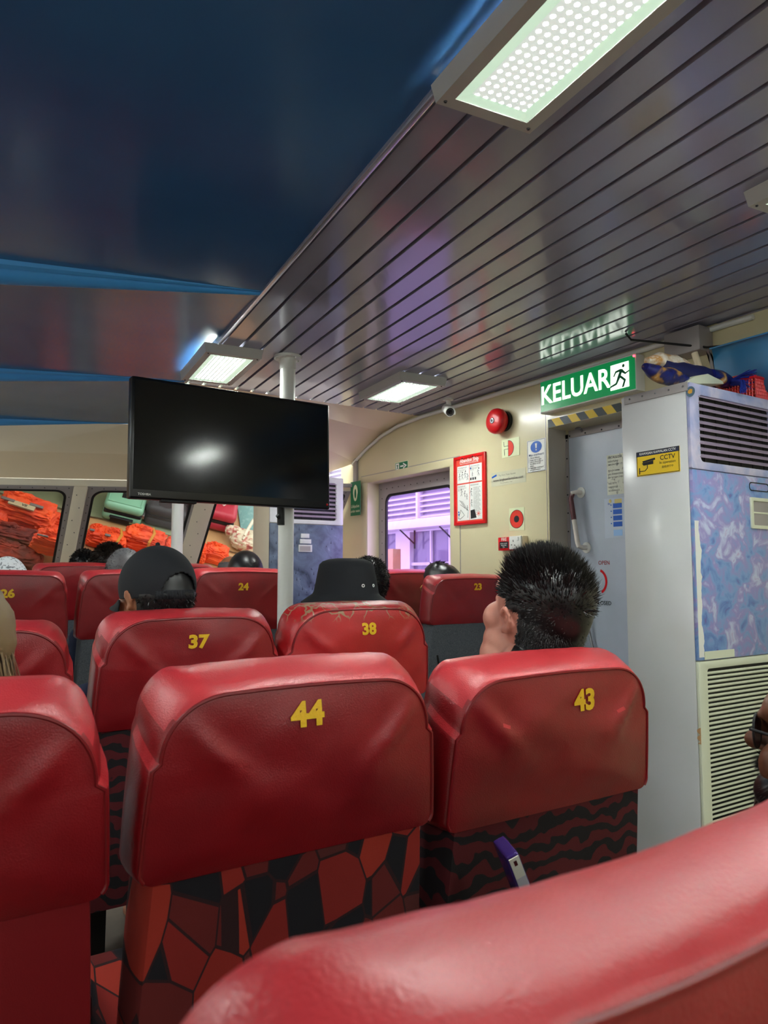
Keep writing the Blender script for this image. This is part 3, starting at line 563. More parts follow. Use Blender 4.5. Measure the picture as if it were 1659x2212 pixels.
def person(head, seatY, label, skin_m='skin', hair=None, yaw=0, pitch=0, shirt='shirtB', scale=1.0, vox=.007, hat=None, glasses=False, beard=False, fat=1.0, name='person', lean=.05, roll=0, bx=None):
    """seated figure; head = world centre of the skull, hips on the cushion behind it"""
    head = V(head); fz = floor_z(seatY); hipY = seatY+.26; hcx = head.x if bx is None else bx; hip = V((hcx, hipY, fz+.59))
    root = thing('person', (head.x, hipY, fz), label, 'person')
    RM = Matrix.Rotation(yaw, 3, 'Z') @ Matrix.Rotation(pitch, 3, 'X') @ Matrix.Rotation(roll, 3, 'Y')
    def H(x, y, z): return head + RM @ V((x, y, z))*scale
    b = MB(); S = scale
    def el(x, y, z, rx, ry, rz): b.sph(H(x, y, z), (rx*S, ry*S, rz*S), 22, 14, RM)
    el(0, -.008, .02, .077*fat**.5, .098, .098); el(0, -.02, -.01, .072*fat, .085, .085); el(0, .03, -.045, .06*fat, .065, .07)      # skull, face
    el(0, .055, -.085, .042*fat, .042, .032); el(0, .062, .035, .058, .034, .03)                                            # chin, brow
    for sx in (-1, 1):
        el(sx*.042, .058, -.03, .032*fat, .035, .034); el(sx*.045*fat, .03, -.07, .03, .05, .035)                          # cheek, jaw
        el(sx*.022, .087, .028, .022, .012, .007)                                                                       # brow ridge
        # ear: rim ring with lobe
        for k in range(11):
            an = pi*(-.55+1.45*k/10); el(sx*(.086+.005*sin(an))*fat**.5, -.010-.012*cos(an), -.008+.022*sin(an), .005, .0055, .006)
        el(sx*.077*fat**.5, -.004, -.008, .006, .010, .018); el(sx*.079*fat**.5, -.001, -.031, .005, .007, .008)
        if fat > 1.05: el(sx*.04, .025, -.10, .045, .06, .05); el(sx*.035, .0, -.14, .04, .06, .06)
    el(0, .098, .010, .010, .014, .02); el(0, .110, -.010, .012, .017, .014); el(-.012, .098, -.014, .008, .01, .008); el(.012, .098, -.014, .008, .01, .008)
    el(0, .09, -.045, .022, .010, .006); el(0, .089, -.056, .02, .010, .007)
    neck0 = H(0, -.025, -.07); nb = V((lerp(head.x, hcx, .8), lerp(head.y, hipY, .35)-.03, head.z-.235))
    cap_(b, neck0, nb, .055*S*fat, .065*S*fat)
    ch_ = V((hcx, nb.y+.02, nb.z-.10)); 
    b.sph(ch_, (.175, .11, .16), 20, 12); b.sph(lerp(ch_, hip, .5), (.16, .12, .2), 20, 12); b.sph(hip+V((0, .02, 0)), (.18, .13, .13), 20, 12)
    sh = []; 
    for sx in (-1, 1):
        s0 = V((hcx+sx*.165, nb.y+.01, nb.z-.055)); e0 = s0+V((sx*.01, .05, -.27)); w0 = e0+V((-sx*.05, .24, .0))
        cap_(b, nb, s0, .06, .055); cap_(b, s0, e0, .052, .042); cap_(b, e0, w0, .042, .028); sh.append((s0, e0, w0))
        pm = w0+V((0, .05, -.005)); b.sph(pm, (.04, .05, .018), 14, 8)
        for q in range(4):
            f0 = pm+V(((q-1.5)*.02, .035, 0)); f1 = f0+V((0, .035-.006*abs(q-1.3), -.012)); cap_(b, f0, f1, .0095, .009, 8); cap_(b, f1, f1+V((0, .016, -.018)), .009, .0075, 8)
        cap_(b, pm+V((-sx*.03, -.01, 0)), pm+V((-sx*.055, .035, -.012)), .011, .009, 8)
        k0 = V((hcx+sx*.11, hipY+.36, fz+.52)); a0 = V((hcx+sx*.11, hipY+.34, fz+.09)); cap_(b, hip+V((sx*.08, .03, -.02)), k0, .085, .06); cap_(b, k0, a0, .058, .038); cap_(b, a0+V((0, 0, -.03)), a0+V((0, .15, -.05)), .036, .03)
        sh[-1] += (k0, a0)
    me = remesh(b, vox); me.materials.append(M[skin_m]); bo = bpy.data.objects.new('body', me); COL.objects.link(bo); bo.parent = root; bo.location = -V(root.location)
    # clothes
    s = MB(); g = .012
    s.sph(ch_, (.175+g, .11+g, .16+g), 20, 12); s.sph(lerp(ch_, hip, .5), (.16+g, .12+g, .2+g), 20, 12); s.sph(hip+V((0, .02, .02)), (.18+g, .13+g, .12+g), 20, 12)
    for (s0, e0, w0, k0, a0) in sh: cap_(s, nb+V((0, 0, -.03)), s0, .055+g, .055+g); cap_(s, s0, lerp(s0, e0, .7), .052+g, .046+g)
    def cloth(mb, nm, m): me = remesh(mb, .011); me.materials.append(M[m]); o = bpy.data.objects.new(nm, me); COL.objects.link(o); o.parent = root; o.location = -V(root.location)
    cloth(s, 'shirt', shirt)
    s = MB(); s.sph(hip+V((0, .02, -.02)), (.18+g*1.3, .13+g*1.3, .12+g), 20, 12)
    for (s0, e0, w0, k0, a0) in sh: cap_(s, hip+V((.0, .03, -.02))+V(((k0.x-hcx)*.8, 0, 0)), k0, .085+g, .06+g); cap_(s, k0, a0, .06+g, .045+g)
    cloth(s, 'trousers', 'pants')
    def place(mb, nm, m, sm=True, par=root, wn=True, **k2):
        o = mb.obj(nm, m, None, smooth=sm, wn=wn, **k2); o.parent = par; o.location = -V(root.location); return o
    def places(mb, nm, m):
        for o in mb.objs(nm, m, None, smooth=True): o.parent = root; o.location = -V(root.location)
    # eyes
    e = MB()
    for sx in (-1, 1): e.sph(H(sx*.030, .072, .008), .010*S, 12, 8)
    places(e, 'eye', M['whiteink'])
    if hair:
        kind, hm, n, lt, ls = hair; h = MB(); rng = random.Random(hash(label) % 1000 if False else len(label))
        def scalp(d):   # hair line in head space: d unit vector
            if kind == 'bald': return d.z < .62 and d.z > -.75 and d.y < .25 and not (d.y > .0 and d.z < -.05)
            front = d.y > .50 and d.z < .52
            ear = abs(d.x) > .6 and d.y > -.25 and d.z < .12
            low = d.z < (-.93 if kind == 'fade' else -.78) or (d.y > -.1 and d.z < -.1)
            return not (front or ear or low)
        rx, ry, rz = .079*fat**.5, .101, .101
        # base shell
        nn, mm = 48, 30; idx = {}; vs = []; ok = {}
        for i in range(mm+1):
            th = pi*i/mm
            for j in range(nn):
                ph = 2*pi*j/nn; d = V((sin(th)*cos(ph), sin(th)*sin(ph), cos(th)))
                edge = scalp(d); tt = (.004 if kind in ('fade', 'bald') else .010) * (1 if edge else -1.5)
                if kind == 'fade': tt = lerp(.0015, .011, max(0, min(1, (d.z-.0)/.5))**1.3) if edge else -.012
                tt += .003*noise.noise(d*6)*(kind != 'slick')
                p = V((d.x*(rx+tt), d.y*(ry+tt)-.010, d.z*(rz+tt)+.016))
                if not edge and kind != 'bald': p = V((d.x*(rx-.012), d.y*(ry-.012)-.008, d.z*(rz-.012)+.016))
                if hat == 'cap' and d.z > .0: p = V((d.x*(rx+.006), d.y*(ry+.006)-.008, d.z*(rz+.002)+.016))
                elif hat and d.z > .0: p = V((d.x*(rx-.012), d.y*(ry-.012)-.008, d.z*(rz-.012)+.016))
                if d.z < -.05 and d.y < 0: p.x *= .96
                if kind == 'quiff' and d.z > .3 and d.y > 0: p.z += .025*d.y+.01; p.y += .008
                vs.append(H(*p))
        fs = []
        for i in range(mm):
            for j in range(nn): fs.append((i*nn+j, (i+1)*nn+j, (i+1)*nn+(j+1) % nn, i*nn+(j+1) % nn))
        h.add(vs, fs)
        RI = RM.inverted(); loc_ = lambda w: (RI @ (V(w)-head))/S
        def skinhair(q):
            if q.z < -.118 or abs(q.x) > .105: return False
            if q.z < .03 and abs(q.x) > .0835*fat**.5 and q.y > -.035: return False
            lim = .060 if q.z > .075 else (.030 if q.z > .035 else (.012 if q.z > .012 else -.030))
            return q.y < lim + .006*noise.noise(q*60)
        if kind in ('fade', 'short', 'slick'):
            used = {}; off = .0012 if kind == 'fade' else .005; nf = []
            for p in me.polygons:
                q = loc_(p.center)
                if q.length < .17 and skinhair(q):
                    if hat and q.z > .0: continue
                    for vi in p.vertices:
                        if vi not in used: used[vi] = len(h.v); h.v.append(me.vertices[vi].co + me.vertices[vi].normal*off*S)
                    nf.append(tuple(used[vi] for vi in p.vertices))
                    if q.z < .03:
                        for _k in range(5 if kind == 'fade' else 2):
                            nn_ = p.normal; g0 = RM @ V((0, .1, -1)); dr = (nn_*.45+g0*.8+V((rng.gauss(0, .25), rng.gauss(0, .25), rng.gauss(0, .2)))).normalized(); L_ = (.006 if kind == 'fade' else .016)*rng.uniform(.6, 1.3)*S
                            c0_ = p.center+V((rng.uniform(-.002, .002), rng.uniform(-.002, .002), rng.uniform(-.002, .002))); sd = dr.cross(nn_).normalized()*.0007
                            h.add([c0_-sd, c0_+sd, c0_+dr*L_], [(0, 1, 2)])
            h.f += nf
        for _ in range(n*(3 if kind == 'short' else 1)):
            d = V((rng.gauss(0, 1), rng.gauss(0, 1), rng.gauss(0, 1)+.35)).normalized()
            if not scalp(d) or (hat and d.z > -.1): continue
            up = max(0, min(1, (d.z-.0)/.5)); L_ = lerp(ls, lt, up)*rng.uniform(.6, 1.15)
            if kind == 'fade' and d.z < .2 and rng.random() < .45*(1-up): continue
            p = V((d.x*(rx+.0), d.y*(ry+.0)-.010, d.z*(rz+.0)+.016))
            if d.z < -.05 and d.y < 0: p.x *= .96
            if kind == 'quiff' and d.z > .3 and d.y > 0: p.z += .025*d.y+.01
            nrm = V((d.x/rx, d.y/ry, d.z/rz)).normalized()
            jit = V((rng.gauss(0, .22), rng.gauss(0, .22), rng.gauss(0, .22)))
            if kind in ('fade', 'bald'): dr = (nrm*(.30+.4*up) + V((0, .35, .45))*up + V((d.x*.2, .45, -.35))*(1-up) + jit*.8).normalized()
            elif kind in ('slick', 'quiff'): dr = (nrm*.12 + V((0, -.8, -.2 if d.y < .2 else .2)) - nrm*nrm.y*-.5 + jit*.25).normalized()
            elif kind == 'long': dr = (nrm*.15+V((0, -.1, -1))+jit*.3).normalized()
            else: dr = (nrm*.55 + V((.5*noise.noise(d*5), -.25+.6*noise.noise(d*5+V((3, 0, 0))), -.2)) + jit*1.4).normalized()
            w_ = rng.uniform(.0006, .0012)*(1.3 if kind == 'fade' else 2.4); sd = dr.cross(nrm+V((.01, .02, 0))).normalized()*w_
            base = p - nrm*.002; mid = base+dr*L_*.55 + nrm*.001; tip = base+dr*L_ + V((0, 0, -.15*L_ if kind != 'fade' else .05*L_))
            pts = [base-sd, base+sd, mid-sd*.7, mid+sd*.7, tip]
            h.add([H(*q) for q in pts], [(0, 1, 3, 2), (2, 3, 4)])
        place(h, 'hair', M[hm], wn=False)
    if hat == 'cap':
        c_ = MB(); nn, mm = 140, 60; vs = []; fs = []; OP = {}
        def cappt(th, ph, e=.0): 
            d = V((sin(th)*cos(ph), sin(th)*sin(ph), cos(th))); return H(d.x*(.089+e), d.y*(.112+e)-.008, d.z*(.103+e)+.026)
        # crown down to band; opening at the back (worn forwards): ph = -pi/2 is the back
        for i in range(mm+1):
            for j in range(nn): vs.append(cappt(lerp(.0, pi*.60, i/mm), 2*pi*j/nn))
        for i in range(mm):
            for j in range(nn):
                ph = 2*pi*(j+.5)/nn - 3*pi/2 - 0*pi; th = lerp(0, pi*.6, (i+.5)/mm)
                dx = ph/.62; dz = (th-pi*.60)/.62
                if dx*dx + dz*dz < 1 and th < pi*.54: continue
                fs.append((i*nn+j, (i+1)*nn+j, (i+1)*nn+(j+1) % nn, i*nn+(j+1) % nn))
        c_.add(vs, fs); o = place(c_, 'baseball_cap', M['capcloth'], wn=False); md = o.modifiers.new('t', 'SOLIDIFY'); md.thickness = .003
        br = MB(); vs = []; 
        for k in range(17):
            a_ = lerp(pi*.12, pi*.88, k/16)
            for q in (0, 1): 
                rr_ = (1+q*.62*sin((a_-pi*.12)/(pi*.76)*pi)**.6); vs.append(H(.089*cos(a_)*(1+.05*q), .112*sin(a_)*rr_-.008, -.008-.022*q*abs(cos(a_))-.01*q))
        br.add(vs, [(2*k, 2*k+1, 2*k+3, 2*k+2) for k in range(16)]); o = place(br, 'visor', M['capcloth'], par=root, wn=False); md = o.modifiers.new('t', 'SOLIDIFY'); md.thickness = .004
        st = MB()
        ps = [cappt(pi*.575, -pi/2+.5*q/6, .003) for q in range(-9, 7)]
        for k in range(len(ps)-1): st.add([ps[k]+RM@V((0, 0, .011)), ps[k]-RM@V((0, 0, .011)), ps[k+1]-RM@V((0, 0, .011)), ps[k+1]+RM@V((0, 0, .011))], [(0, 1, 2, 3)])
        o = place(st, 'cap_strap', M['capcloth'], wn=False); md = o.modifiers.new('t', 'SOLIDIFY'); md.thickness = .004
        bt = MB().sph(cappt(0.001, 0, .002), .007, 10, 6); place(bt, 'cap_button', M['capcloth'])
    if hat == 'bucket':
        prof = [(.0, .118), (.03, .118), (.055, .115), (.074, .108), (.084, .098), (.090, .07), (.096, .035), (.101, .008), (.105, .0), (.122, -.012), (.138, -.024), (.142, -.026)]
        h = MB(); nn = 64; vs = []
        for (r_, z_) in prof:
            for j in range(nn): 
                ph = 2*pi*j/nn; w_ = .003*sin(5*ph+1)*(r_ > .1); vs.append(H((r_+.001)*1.0*cos(ph), r_*1.18*sin(ph)-.008, z_+w_))
        h.add(vs, [(i*nn+j, (i+1)*nn+j, (i+1)*nn+(j+1) % nn, i*nn+(j+1) % nn) for i in range(len(prof)-1) for j in range(nn)])
        o = place(h, 'bucket_hat', M['capcloth'], wn=False); md = o.modifiers.new('t', 'SOLIDIFY'); md.thickness = .003
        ey = MB()
        for ph in (-1.62, -1.15):
            c0 = H(.0935*cos(ph), .0935*1.18*sin(ph)-.008-.003, .03); n_ = RM @ V((cos(ph), sin(ph), 0)); u_ = RM @ V((0, 0, 1)); a_ = n_.cross(u_)
            ey.tube([c0+(a_*cos(q*pi/8)+u_*sin(q*pi/8))*.0042+n_*.002 for q in range(17)], .0015, 6)
        places(ey, 'eyelet', M['whiteink'])
    if hat == 'lace':
        h = MB(); nn = 40; vs = []
        for i in range(13):
            th = pi*.5*i/12
            for j in range(nn): ph = 2*pi*j/nn; vs.append(H(.088*sin(th)*cos(ph), .11*sin(th)*sin(ph)-.01, .118*cos(th)+.005))
        h.add(vs, [(i*nn+j, (i+1)*nn+j, (i+1)*nn+(j+1) % nn, i*nn+(j+1) % nn) for i in range(12) for j in range(nn)]); o = place(h, 'lace_cap', M['knit'], wn=False); md = o.modifiers.new('t', 'SOLIDIFY'); md.thickness = .003
    if glasses:
        g_ = MB(); fm = M['gold'] if glasses == 'gold' else M['black']
        for sx in (-1, 1):
            g_.tube([H(sx*.034+.026*cos(q*pi/8), .103-.012*abs(sx*.034+.026*cos(q*pi/8))/.06, .008+.021*sin(q*pi/8)) for q in range(17)], .0016*S, 6)
            g_.tube([H(sx*.062, .094, .014), H(sx*.086, .05, .012), H(sx*.088, .0, .008), H(sx*.083, -.015, -.008)], .0018*S, 6)
        g_.tube([H(-.008, .106, .012), H(0, .11, .015), H(.008, .106, .012)], .0018*S, 6)
        gl = place(g_, 'glasses', fm)
        l_ = MB()
        for sx in (-1, 1): l_.prism([H(sx*.034+.025*cos(q*pi/8), .102-.012*abs(sx*.034+.025*cos(q*pi/8))/.06, .008+.020*sin(q*pi/8)) for q in range(16)], RM@V((0, .001, 0)))
        places(l_, 'lens', M['lensdark'])
    if beard:
        bd = MB(); rng = random.Random(4)
        cs_ = [((.040, .055, -.062), (.038, .046, .034)), ((-.040, .055, -.062), (.038, .046, .034)), ((0, .078, -.072), (.036, .034, .030)), ((0, .066, -.094), (.050, .050, .042)), ((.04, .035, -.075), (.034, .05, .042)), ((-.04, .035, -.075), (.034, .05, .042)), ((0, .098, -.034), (.026, .010, .006))]
        for c0, r0 in cs_: bd.sph(H(*c0), tuple(q*S for q in r0), 20, 12, RM)
        for _ in range(4500):
            c0, r0 = cs_[rng.randrange(7)]; d = V((rng.gauss(0, 1), rng.gauss(0, 1), rng.gauss(0, 1))).normalized()
            p = V((c0[0]+d.x*r0[0], c0[1]+d.y*r0[1], c0[2]+d.z*r0[2])); t_ = p+(d+V((0, 0, -.5))).normalized()*.012; sd = d.cross(V((.3, .2, 1))).normalized()*.0009
            bd.add([H(*(p-sd)), H(*(p+sd)), H(*t_)], [(0, 1, 2)])
        place(bd, 'beard', M['hair'], wn=False)
    return root
M['lensdark'] = mat('dark_lens', (40, 34, 40), .08)
person(onY(1163, 1324, 1.235), 1.04, 'person with short spiky black hair looking up, seated in front of seat 43', 'skin', ('fade', 'hair', 20000, .030, .009), yaw=-.03, pitch=.30, shirt='shirtW', scale=1.17, vox=.005, fat=1.1, bx=1.06)
person(onY(336, 1287, 2.08), 1.9, 'person in a black baseball cap seated in front of seat 37', 'skin2', ('short', 'hair', 2500, .03, .02), yaw=.30, pitch=-.03, shirt='shirtN', hat='cap', scale=1.08)
person(onY(745, 1284, 2.12), 1.9, 'person in a black bucket hat seated in front of seat 38', 'skin2', ('short', 'hair', 800, .02, .02), yaw=0, pitch=0, shirt='shirtB', hat='bucket', scale=1.0)
person(onY(955, 1272, 2.83), 2.66, 'person with slick black quiff and gold glasses between seat 23 and the window seat', 'skin3', ('quiff', 'hair', 3500, .04, .02), yaw=.15, pitch=-.1, shirt='shirtB', glasses='gold', scale=.95)
person(V((1.056, .50, onY(1659, 1640, .5).z-.006)), .27, 'bearded person with dark glasses at the right edge', 'skin3', ('bald', 'hair', 1200, .006, .004), yaw=.18, pitch=-.02, shirt='shirtN', glasses='black', beard=True, scale=1.08, vox=.005, bx=.85)
person(onY(180, 1226, 4.85), 4.72, 'person with curly black hair below the window post', 'skin2', ('short', 'hair', 2500, .03, .025), shirt='shirtN', scale=.9, vox=.01)
person(onY(235, 1222, 4.3), 4.14, 'person with wavy brown hair right of the curly-haired head', 'skin', ('short', 'hairbr', 3500, .035, .03), shirt='shirtB', vox=.01)
person(onY(268, 1240, 3.55), 3.36, 'person with thinning grey hair left of the black cap', 'skin2', ('short', 'hairgr', 2500, .02, .02), shirt='shirtN', vox=.01, scale=.95)
person(onY(14, 1262, 3.66), 3.38, 'person in a white lace cap behind seat 26', 'skin2', None, shirt='shirtW', hat='lace', vox=.01)
person(onY(497, 1243, 4.3), 4.12, 'balding person with grey sides above seat 24', 'skin2', ('bald', 'hairgr', 2500, .012, .01), shirt='shirtN', vox=.01)
person(onY(528, 1242, 3.62), 3.38, 'person with combed black hair above seat 24', 'skin2', ('slick', 'hair', 4000, .04, .03), shirt='shirtB', vox=.01)
person(onY(792, 1262, 2.95), 2.72, 'person with curly black hair leaning behind the bucket hat', 'skin2', ('short', 'hair', 3000, .03, .025), shirt='shirtB', vox=.01)
person(onY(-112, 1415, 1.30), 1.04, 'person whose long dark blond hair shows at the left edge', 'skin', ('long', 'blond', 5000, .10, .14), shirt='shirtW', vox=.01, scale=1.02, bx=-.02)
person(onY(325, 1228, 4.8), 4.72, 'person in a white cap peeking above the black cap', 'skin2', None, shirt='shirtW', hat='lace', vox=.01, scale=.95)
# ------------------------------------------------------------------ air conditioners
def ac_unit(x0, x1, y0, y1, zt, label, mfront, mside, zg0, zs, zi, big):
    fz = floor_z(y0); t = thing('air_conditioner', ((x0+x1)/2, y0, fz), label, 'air conditioner')
    MB().box((x0, y0+.012, fz), (x1, y1, zt)).obj('cabinet', mside, t, bev=.004)
    # grille frame with louvres
    gz0, gz1 = zg0, zt-.035; gx0, gx1 = x0+.05, x1-.05
    out = rrect((0, y0, 0), (1, 0, 0), (0, 0, 1), x0, x1, zs, zt, .006); inn = rrect((0, y0, 0), (1, 0, 0), (0, 0, 1), gx0, gx1, gz0, gz1, .015)
    MB().ring(out, inn, (0, .012, 0)).obj('grille_frame', M['muralside'] if big else M['acwhite'], t, bev=.001)
    MB().box((gx0-.01, y0+.0115, gz0-.01), (gx1+.01, y0+.014, gz1+.01)).obj('grille_back', M['black'], t)
    lv = MB(); n = 10 if big else 9
    for k in range(n):
        z = lerp(gz0, gz1, (k+.6)/n); lv.obox((gx0-.004, y0-.001, z), (gx1-gx0+.008, 0, 0), (0, .011, .012), (0, -.0007, .0022))
    lv.obj('louvres', M['lv'], t)
    vv = MB()
    for k in range(6): x = lerp(gx0, gx1, (k+.5)/6); vv.box((x-.001, y0+.0085, gz0), (x+.001, y0+.0112, gz1))
    vv.objs('vertical_vane', M['darkmetal'], t)
    pf = MB().box((x0, y0, zi), (x1, y0+.012, zs-.003)); pf.obj('front_panel', mfront, t, bev=.002)
    ig = MB().ring(rrect((0, y0, 0), (1, 0, 0), (0, 0, 1), x0, x1, fz+.05, zi-.003, .004), rrect((0, y0, 0), (1, 0, 0), (0, 0, 1), x0+.045, x1-.045, fz+.12, zi-.028, .01), (0, .012, 0))
    ig.obj('intake_frame', M['accream'], t, bev=.003)
    MB().box((x0+.035, y0+.0085, fz+.10), (x1-.035, y0+.0118, zi-.02)).obj('intake_back', M['black'], t)
    sl = MB(); z = fz+.12
    while z < zi-.032: sl.obox((x0+.04, y0+.0005, z), (x1-x0-.08, 0, 0), (0, .006, -.004), (0, .0006, .0064)); z += .0142
    sl.obj('intake_slats', M['accream'], t)
    return t
M['lv'] = mat('dark_violet_louvre', (150, 134, 156), .35); 
AX0, AX1, AY0, AY1, AZ = 2.1, 2.615, 1.43, 1.70, EYE+.618
t = ac_unit(AX0, AX1, AY0, AY1, AZ, 'tall air conditioner with violet-blue dabbed paint at the right', M['mural'], M['acwhite'], EYE+.363, EYE+.338, EYE-.27, True)
fl = MB().obox((AX0-.004, AY0+.004, AZ-.028), (0, AY1-AY0-.02, 0), (.004, 0, 0), (0, 0, .03)); fl.obj('top_flange', M['frame'], t, bev=.001)
sc = MB()
for k in range(5): sc.sph((AX0-.005, lerp(AY0+.02, AY1-.04, k/4), AZ-.012), .0035, 8, 4)
sc.objs('screw', M['metal'], t, smooth=True)
MB().box((AX0+.03, AY0-.002, EYE-.268), (AX0+.19, AY0, EYE-.243)).obj('cover_plate', M['accream'], t)
dp = MB().ring(rrect((0, AY0, 0), (1, 0, 0), (0, 0, 1), 2.415, 2.56, EYE+.155, EYE+.262, .006), rrect((0, AY0, 0), (1, 0, 0), (0, 0, 1), 2.43, 2.545, EYE+.167, EYE+.25, .004), (0, -.006, 0)); dp.box((2.43, AY0-.004, EYE+.207), (2.545, AY0-.001, EYE+.213)); dp.obj('control_panel', M['accream'], t, bev=.001)
MB().box((2.43, AY0-.002, EYE+.167), (2.545, AY0-.0005, EYE+.25)).obj('control_window', M['frame'], t)
MB().ring(rrect((0, AY0-.001, 0), (1, 0, 0), (0, 0, 1), 2.415, 2.535, EYE+.285, EYE+.315, .014), rrect((0, AY0-.001, 0), (1, 0, 0), (0, 0, 1), 2.418, 2.532, EYE+.288, EYE+.312, .012), (0, -.001, 0)).obj('badge', M['ink'], t)
chip = MB(); rng = random.Random(3)
pts = [(AX0-.0012, AY0+.001, 0)]
for z0_, z1_ in ((-.07, -.12),): pts = [(AX0-.0008, AY0+.003+.012*abs(sin(q*2.1)), lerp(EYE-.475, EYE-.525, q/7)) for q in range(8)]
chip.prism(pts + [(AX0-.0008, AY0+.001, EYE-.525), (AX0-.0008, AY0+.001, EYE-.475)], (.001, 0, 0)); chip.obj('paint_chip', M['tan'], t)
# worn white strip down the painted front edge
ws = MB(); zs_ = [lerp(EYE-.26, EYE+.17, k/60) for k in range(61)]
ws.add([(AX0+.003, AY0-.0006, z) for z in zs_] + [(AX0+.028+.012*noise.noise(V((0, 2, z*14)))+.006*noise.noise(V((0, 5, z*60))), AY0-.0006, z) for z in zs_], [(i, i+1, 61+i+1, 61+i) for i in range(60)]); ws.obj('worn_edge', M['white'], t, wn=False)
# CCTV sticker and round crest on the side panel
def plate(name, corner, A, B, w, h, m, label, cat, th=.0015, nrm=None, parent=None, bev=0, group=None):
    A, B = V(A), V(B); N_ = nrm if nrm is not None else A.cross(B); o = MB().prism([V(corner), V(corner)+A*w, V(corner)+A*w+B*h, V(corner)+B*h], V(N_)*th)
    return tag(o.obj(name, m, None, bev=bev, origin=corner), label, cat, group)
LW = (0, -1, 0); UP = (0, 0, 1); NX = V((-1, 0, 0))       # on walls facing port: reading direction is aft
c0 = V((AX0, 1.64, EYE+.332)); w_, h_ = .168, .084
st = plate('cctv_sticker', c0, LW, UP, w_, h_, mat('yellow_sticker', (240, 200, 0), .35), 'yellow and navy CCTV warning sticker on the side of the tall air conditioner', 'sticker')
a = MB().prism([c0+NX*.0015+V((0, 0, h_*.8)), c0+NX*.0015+V((0, -w_, h_*.8)), c0+NX*.0015+V((0, -w_, h_)), c0+NX*.0015+V((0, 0, h_))], NX*.0004); a.obj('header', mat('navy_ink', (24, 30, 66), .4), st)
MB().text('KAWASAN KAWALAN CCTV', .0118, c0+NX*.002+V((0, -w_/2, h_*.9)), LW, UP, bold=.02, sx=.92).obj('header_lettering', M['whiteink'], st, wn=False)
tx = MB(); tx.text('CCTV', .022, c0+NX*.002+V((0, -w_*.73, h_*.63)), LW, UP, bold=.01); tx.text('In operation', .0125, c0+NX*.002+V((0, -w_*.73, h_*.44)), LW, UP); tx.text('监视进行中', .009, c0+NX*.002+V((0, -w_*.73, h_*.26)), LW, UP)
def cc(u, v): return c0+NX*.0018+V((0, -w_*u, h_*v))
tx.prism([cc(.14, .60), cc(.44, .68), cc(.45, .60), cc(.16, .53)], NX*.0004); tx.prism([cc(.13, .52), cc(.40, .58), cc(.40, .44), cc(.17, .42)], NX*.0004)
tx.prism([cc(.06, .08), cc(.08, .08), cc(.08, .34), cc(.06, .34)], NX*.0004); tx.tube([cc(.08, .2), cc(.2, .2), cc(.26, .3), cc(.26, .42)], .0014, 6)
tx.ring([c + NX*.0002 for c in (cc(.01, .02), cc(.99, .02), cc(.99, .98), cc(.01, .98))], [c + NX*.0002 for c in (cc(.02, .04), cc(.98, .04), cc(.98, .96), cc(.02, .96))], NX*.0003)
tx.obj('lettering', M['ink'], st, wn=False)
c1 = onX(1492, 846, AX0)+NX*.001; k = MB().prism([c1+V((0, -.016*cos(q*pi/12), .017*sin(q*pi/12))) for q in range(24)], NX*.001)
st = tag(k.obj('round_sticker', mat('blue_grey_ink', (84, 112, 134), .4), None, origin=c1), 'small round blue crest sticker at the top corner of the tall air conditioner', 'sticker')
k = MB().prism([c1+NX*.001+V((0, -a_, b_)) for a_, b_ in ((-.008, .004), (.0, .009), (.008, .006), (.006, -.006), (-.004, -.007), (-.009, -.002))], NX*.0005); k.obj('emblem', mat('ochre_ink', (214, 160, 60), .5), st)
# front air conditioner
F0 = onY(583, 1130, 4.02); F1 = onY(741, 1130, 4.02)
t = ac_unit(F0.x, F1.x, 4.02, 4.27, EYE+.60, 'slate-blue air conditioner painted with snowy hills, behind the pole at the front', M['mural2'], M['post'], EYE+.33, EYE+.305, EYE-.45, False)
rng = random.Random(5); sk = MB()
for _ in range(260):
    x = rng.uniform(F0.x+.01, F1.x-.01); zz = rng.uniform(EYE-.4, EYE+.29)
    if noise.noise(V((x*6, 0, zz*7))) < .02: continue
    hh = rng.uniform(.006, .03); sk.add([(x-.003, 4.0185, zz), (x+.003, 4.0185, zz), (x+.001, 4.0185, zz+hh)], [(0, 1, 2)])
sk.obj('painted_trees', mat('dark_navy_paint', (30, 34, 58), .5), t, wn=False)
k = MB()
for (px0, py0, px1, py1) in ((650, 1153, 668, 1162), (648, 1165, 672, 1174), (645, 1177, 674, 1192)):
    a, b2 = onY(px0, py1, 4.015), onY(px1, py0, 4.015); k.box((a.x, 4.012, a.z), (b2.x, 4.02, b2.z))
k.obj('control_panel', M['acwhite'], t, bev=.001)
a, b2 = onY(648, 1190, 4.01), onY(671, 1180, 4.01); MB().box((a.x, 4.0105, a.z), (b2.x, 4.0125, b2.z)).obj('display', M['frame'], t)
# ------------------------------------------------------------------ door and its surroundings
LX = XW+T-.02; dz0, dz1 = .04*0+floor_z(2), EYE+.689
struct(MB().box((LX+.03, DY0-.05, -.2), (LX+.06, DY1+.05, DZ+.05)).obj('trim_22', M['frame']))  # backing plate added to block daylight leaking round the door
dr = struct(MB().box((LX, DY0-.05, dz0), (LX+.03, DY1+.03, dz1)).obj('door_1', mat('pale_blue_grey_door_paint', (188, 196, 212), .3, rgb2=(178, 188, 202), nscale=3, coat=.2)))
e = MB().box((LX-.004, DY1-.02, dz0), (LX, DY1+.0, dz1)); e.box((LX-.004, DY0, dz1-.02), (LX, DY1, dz1)); e.obj('edge_strip', M['frame'], dr)
s = MB(); z = dz1-.03
while z > EYE-.3: s.sph((LX-.005, DY1-.01, z), .004, 8, 4); z -= .09
for k in range(8): s.sph((LX-.005, DY1-.03-.1*k, dz1-.01), .004, 8, 4)
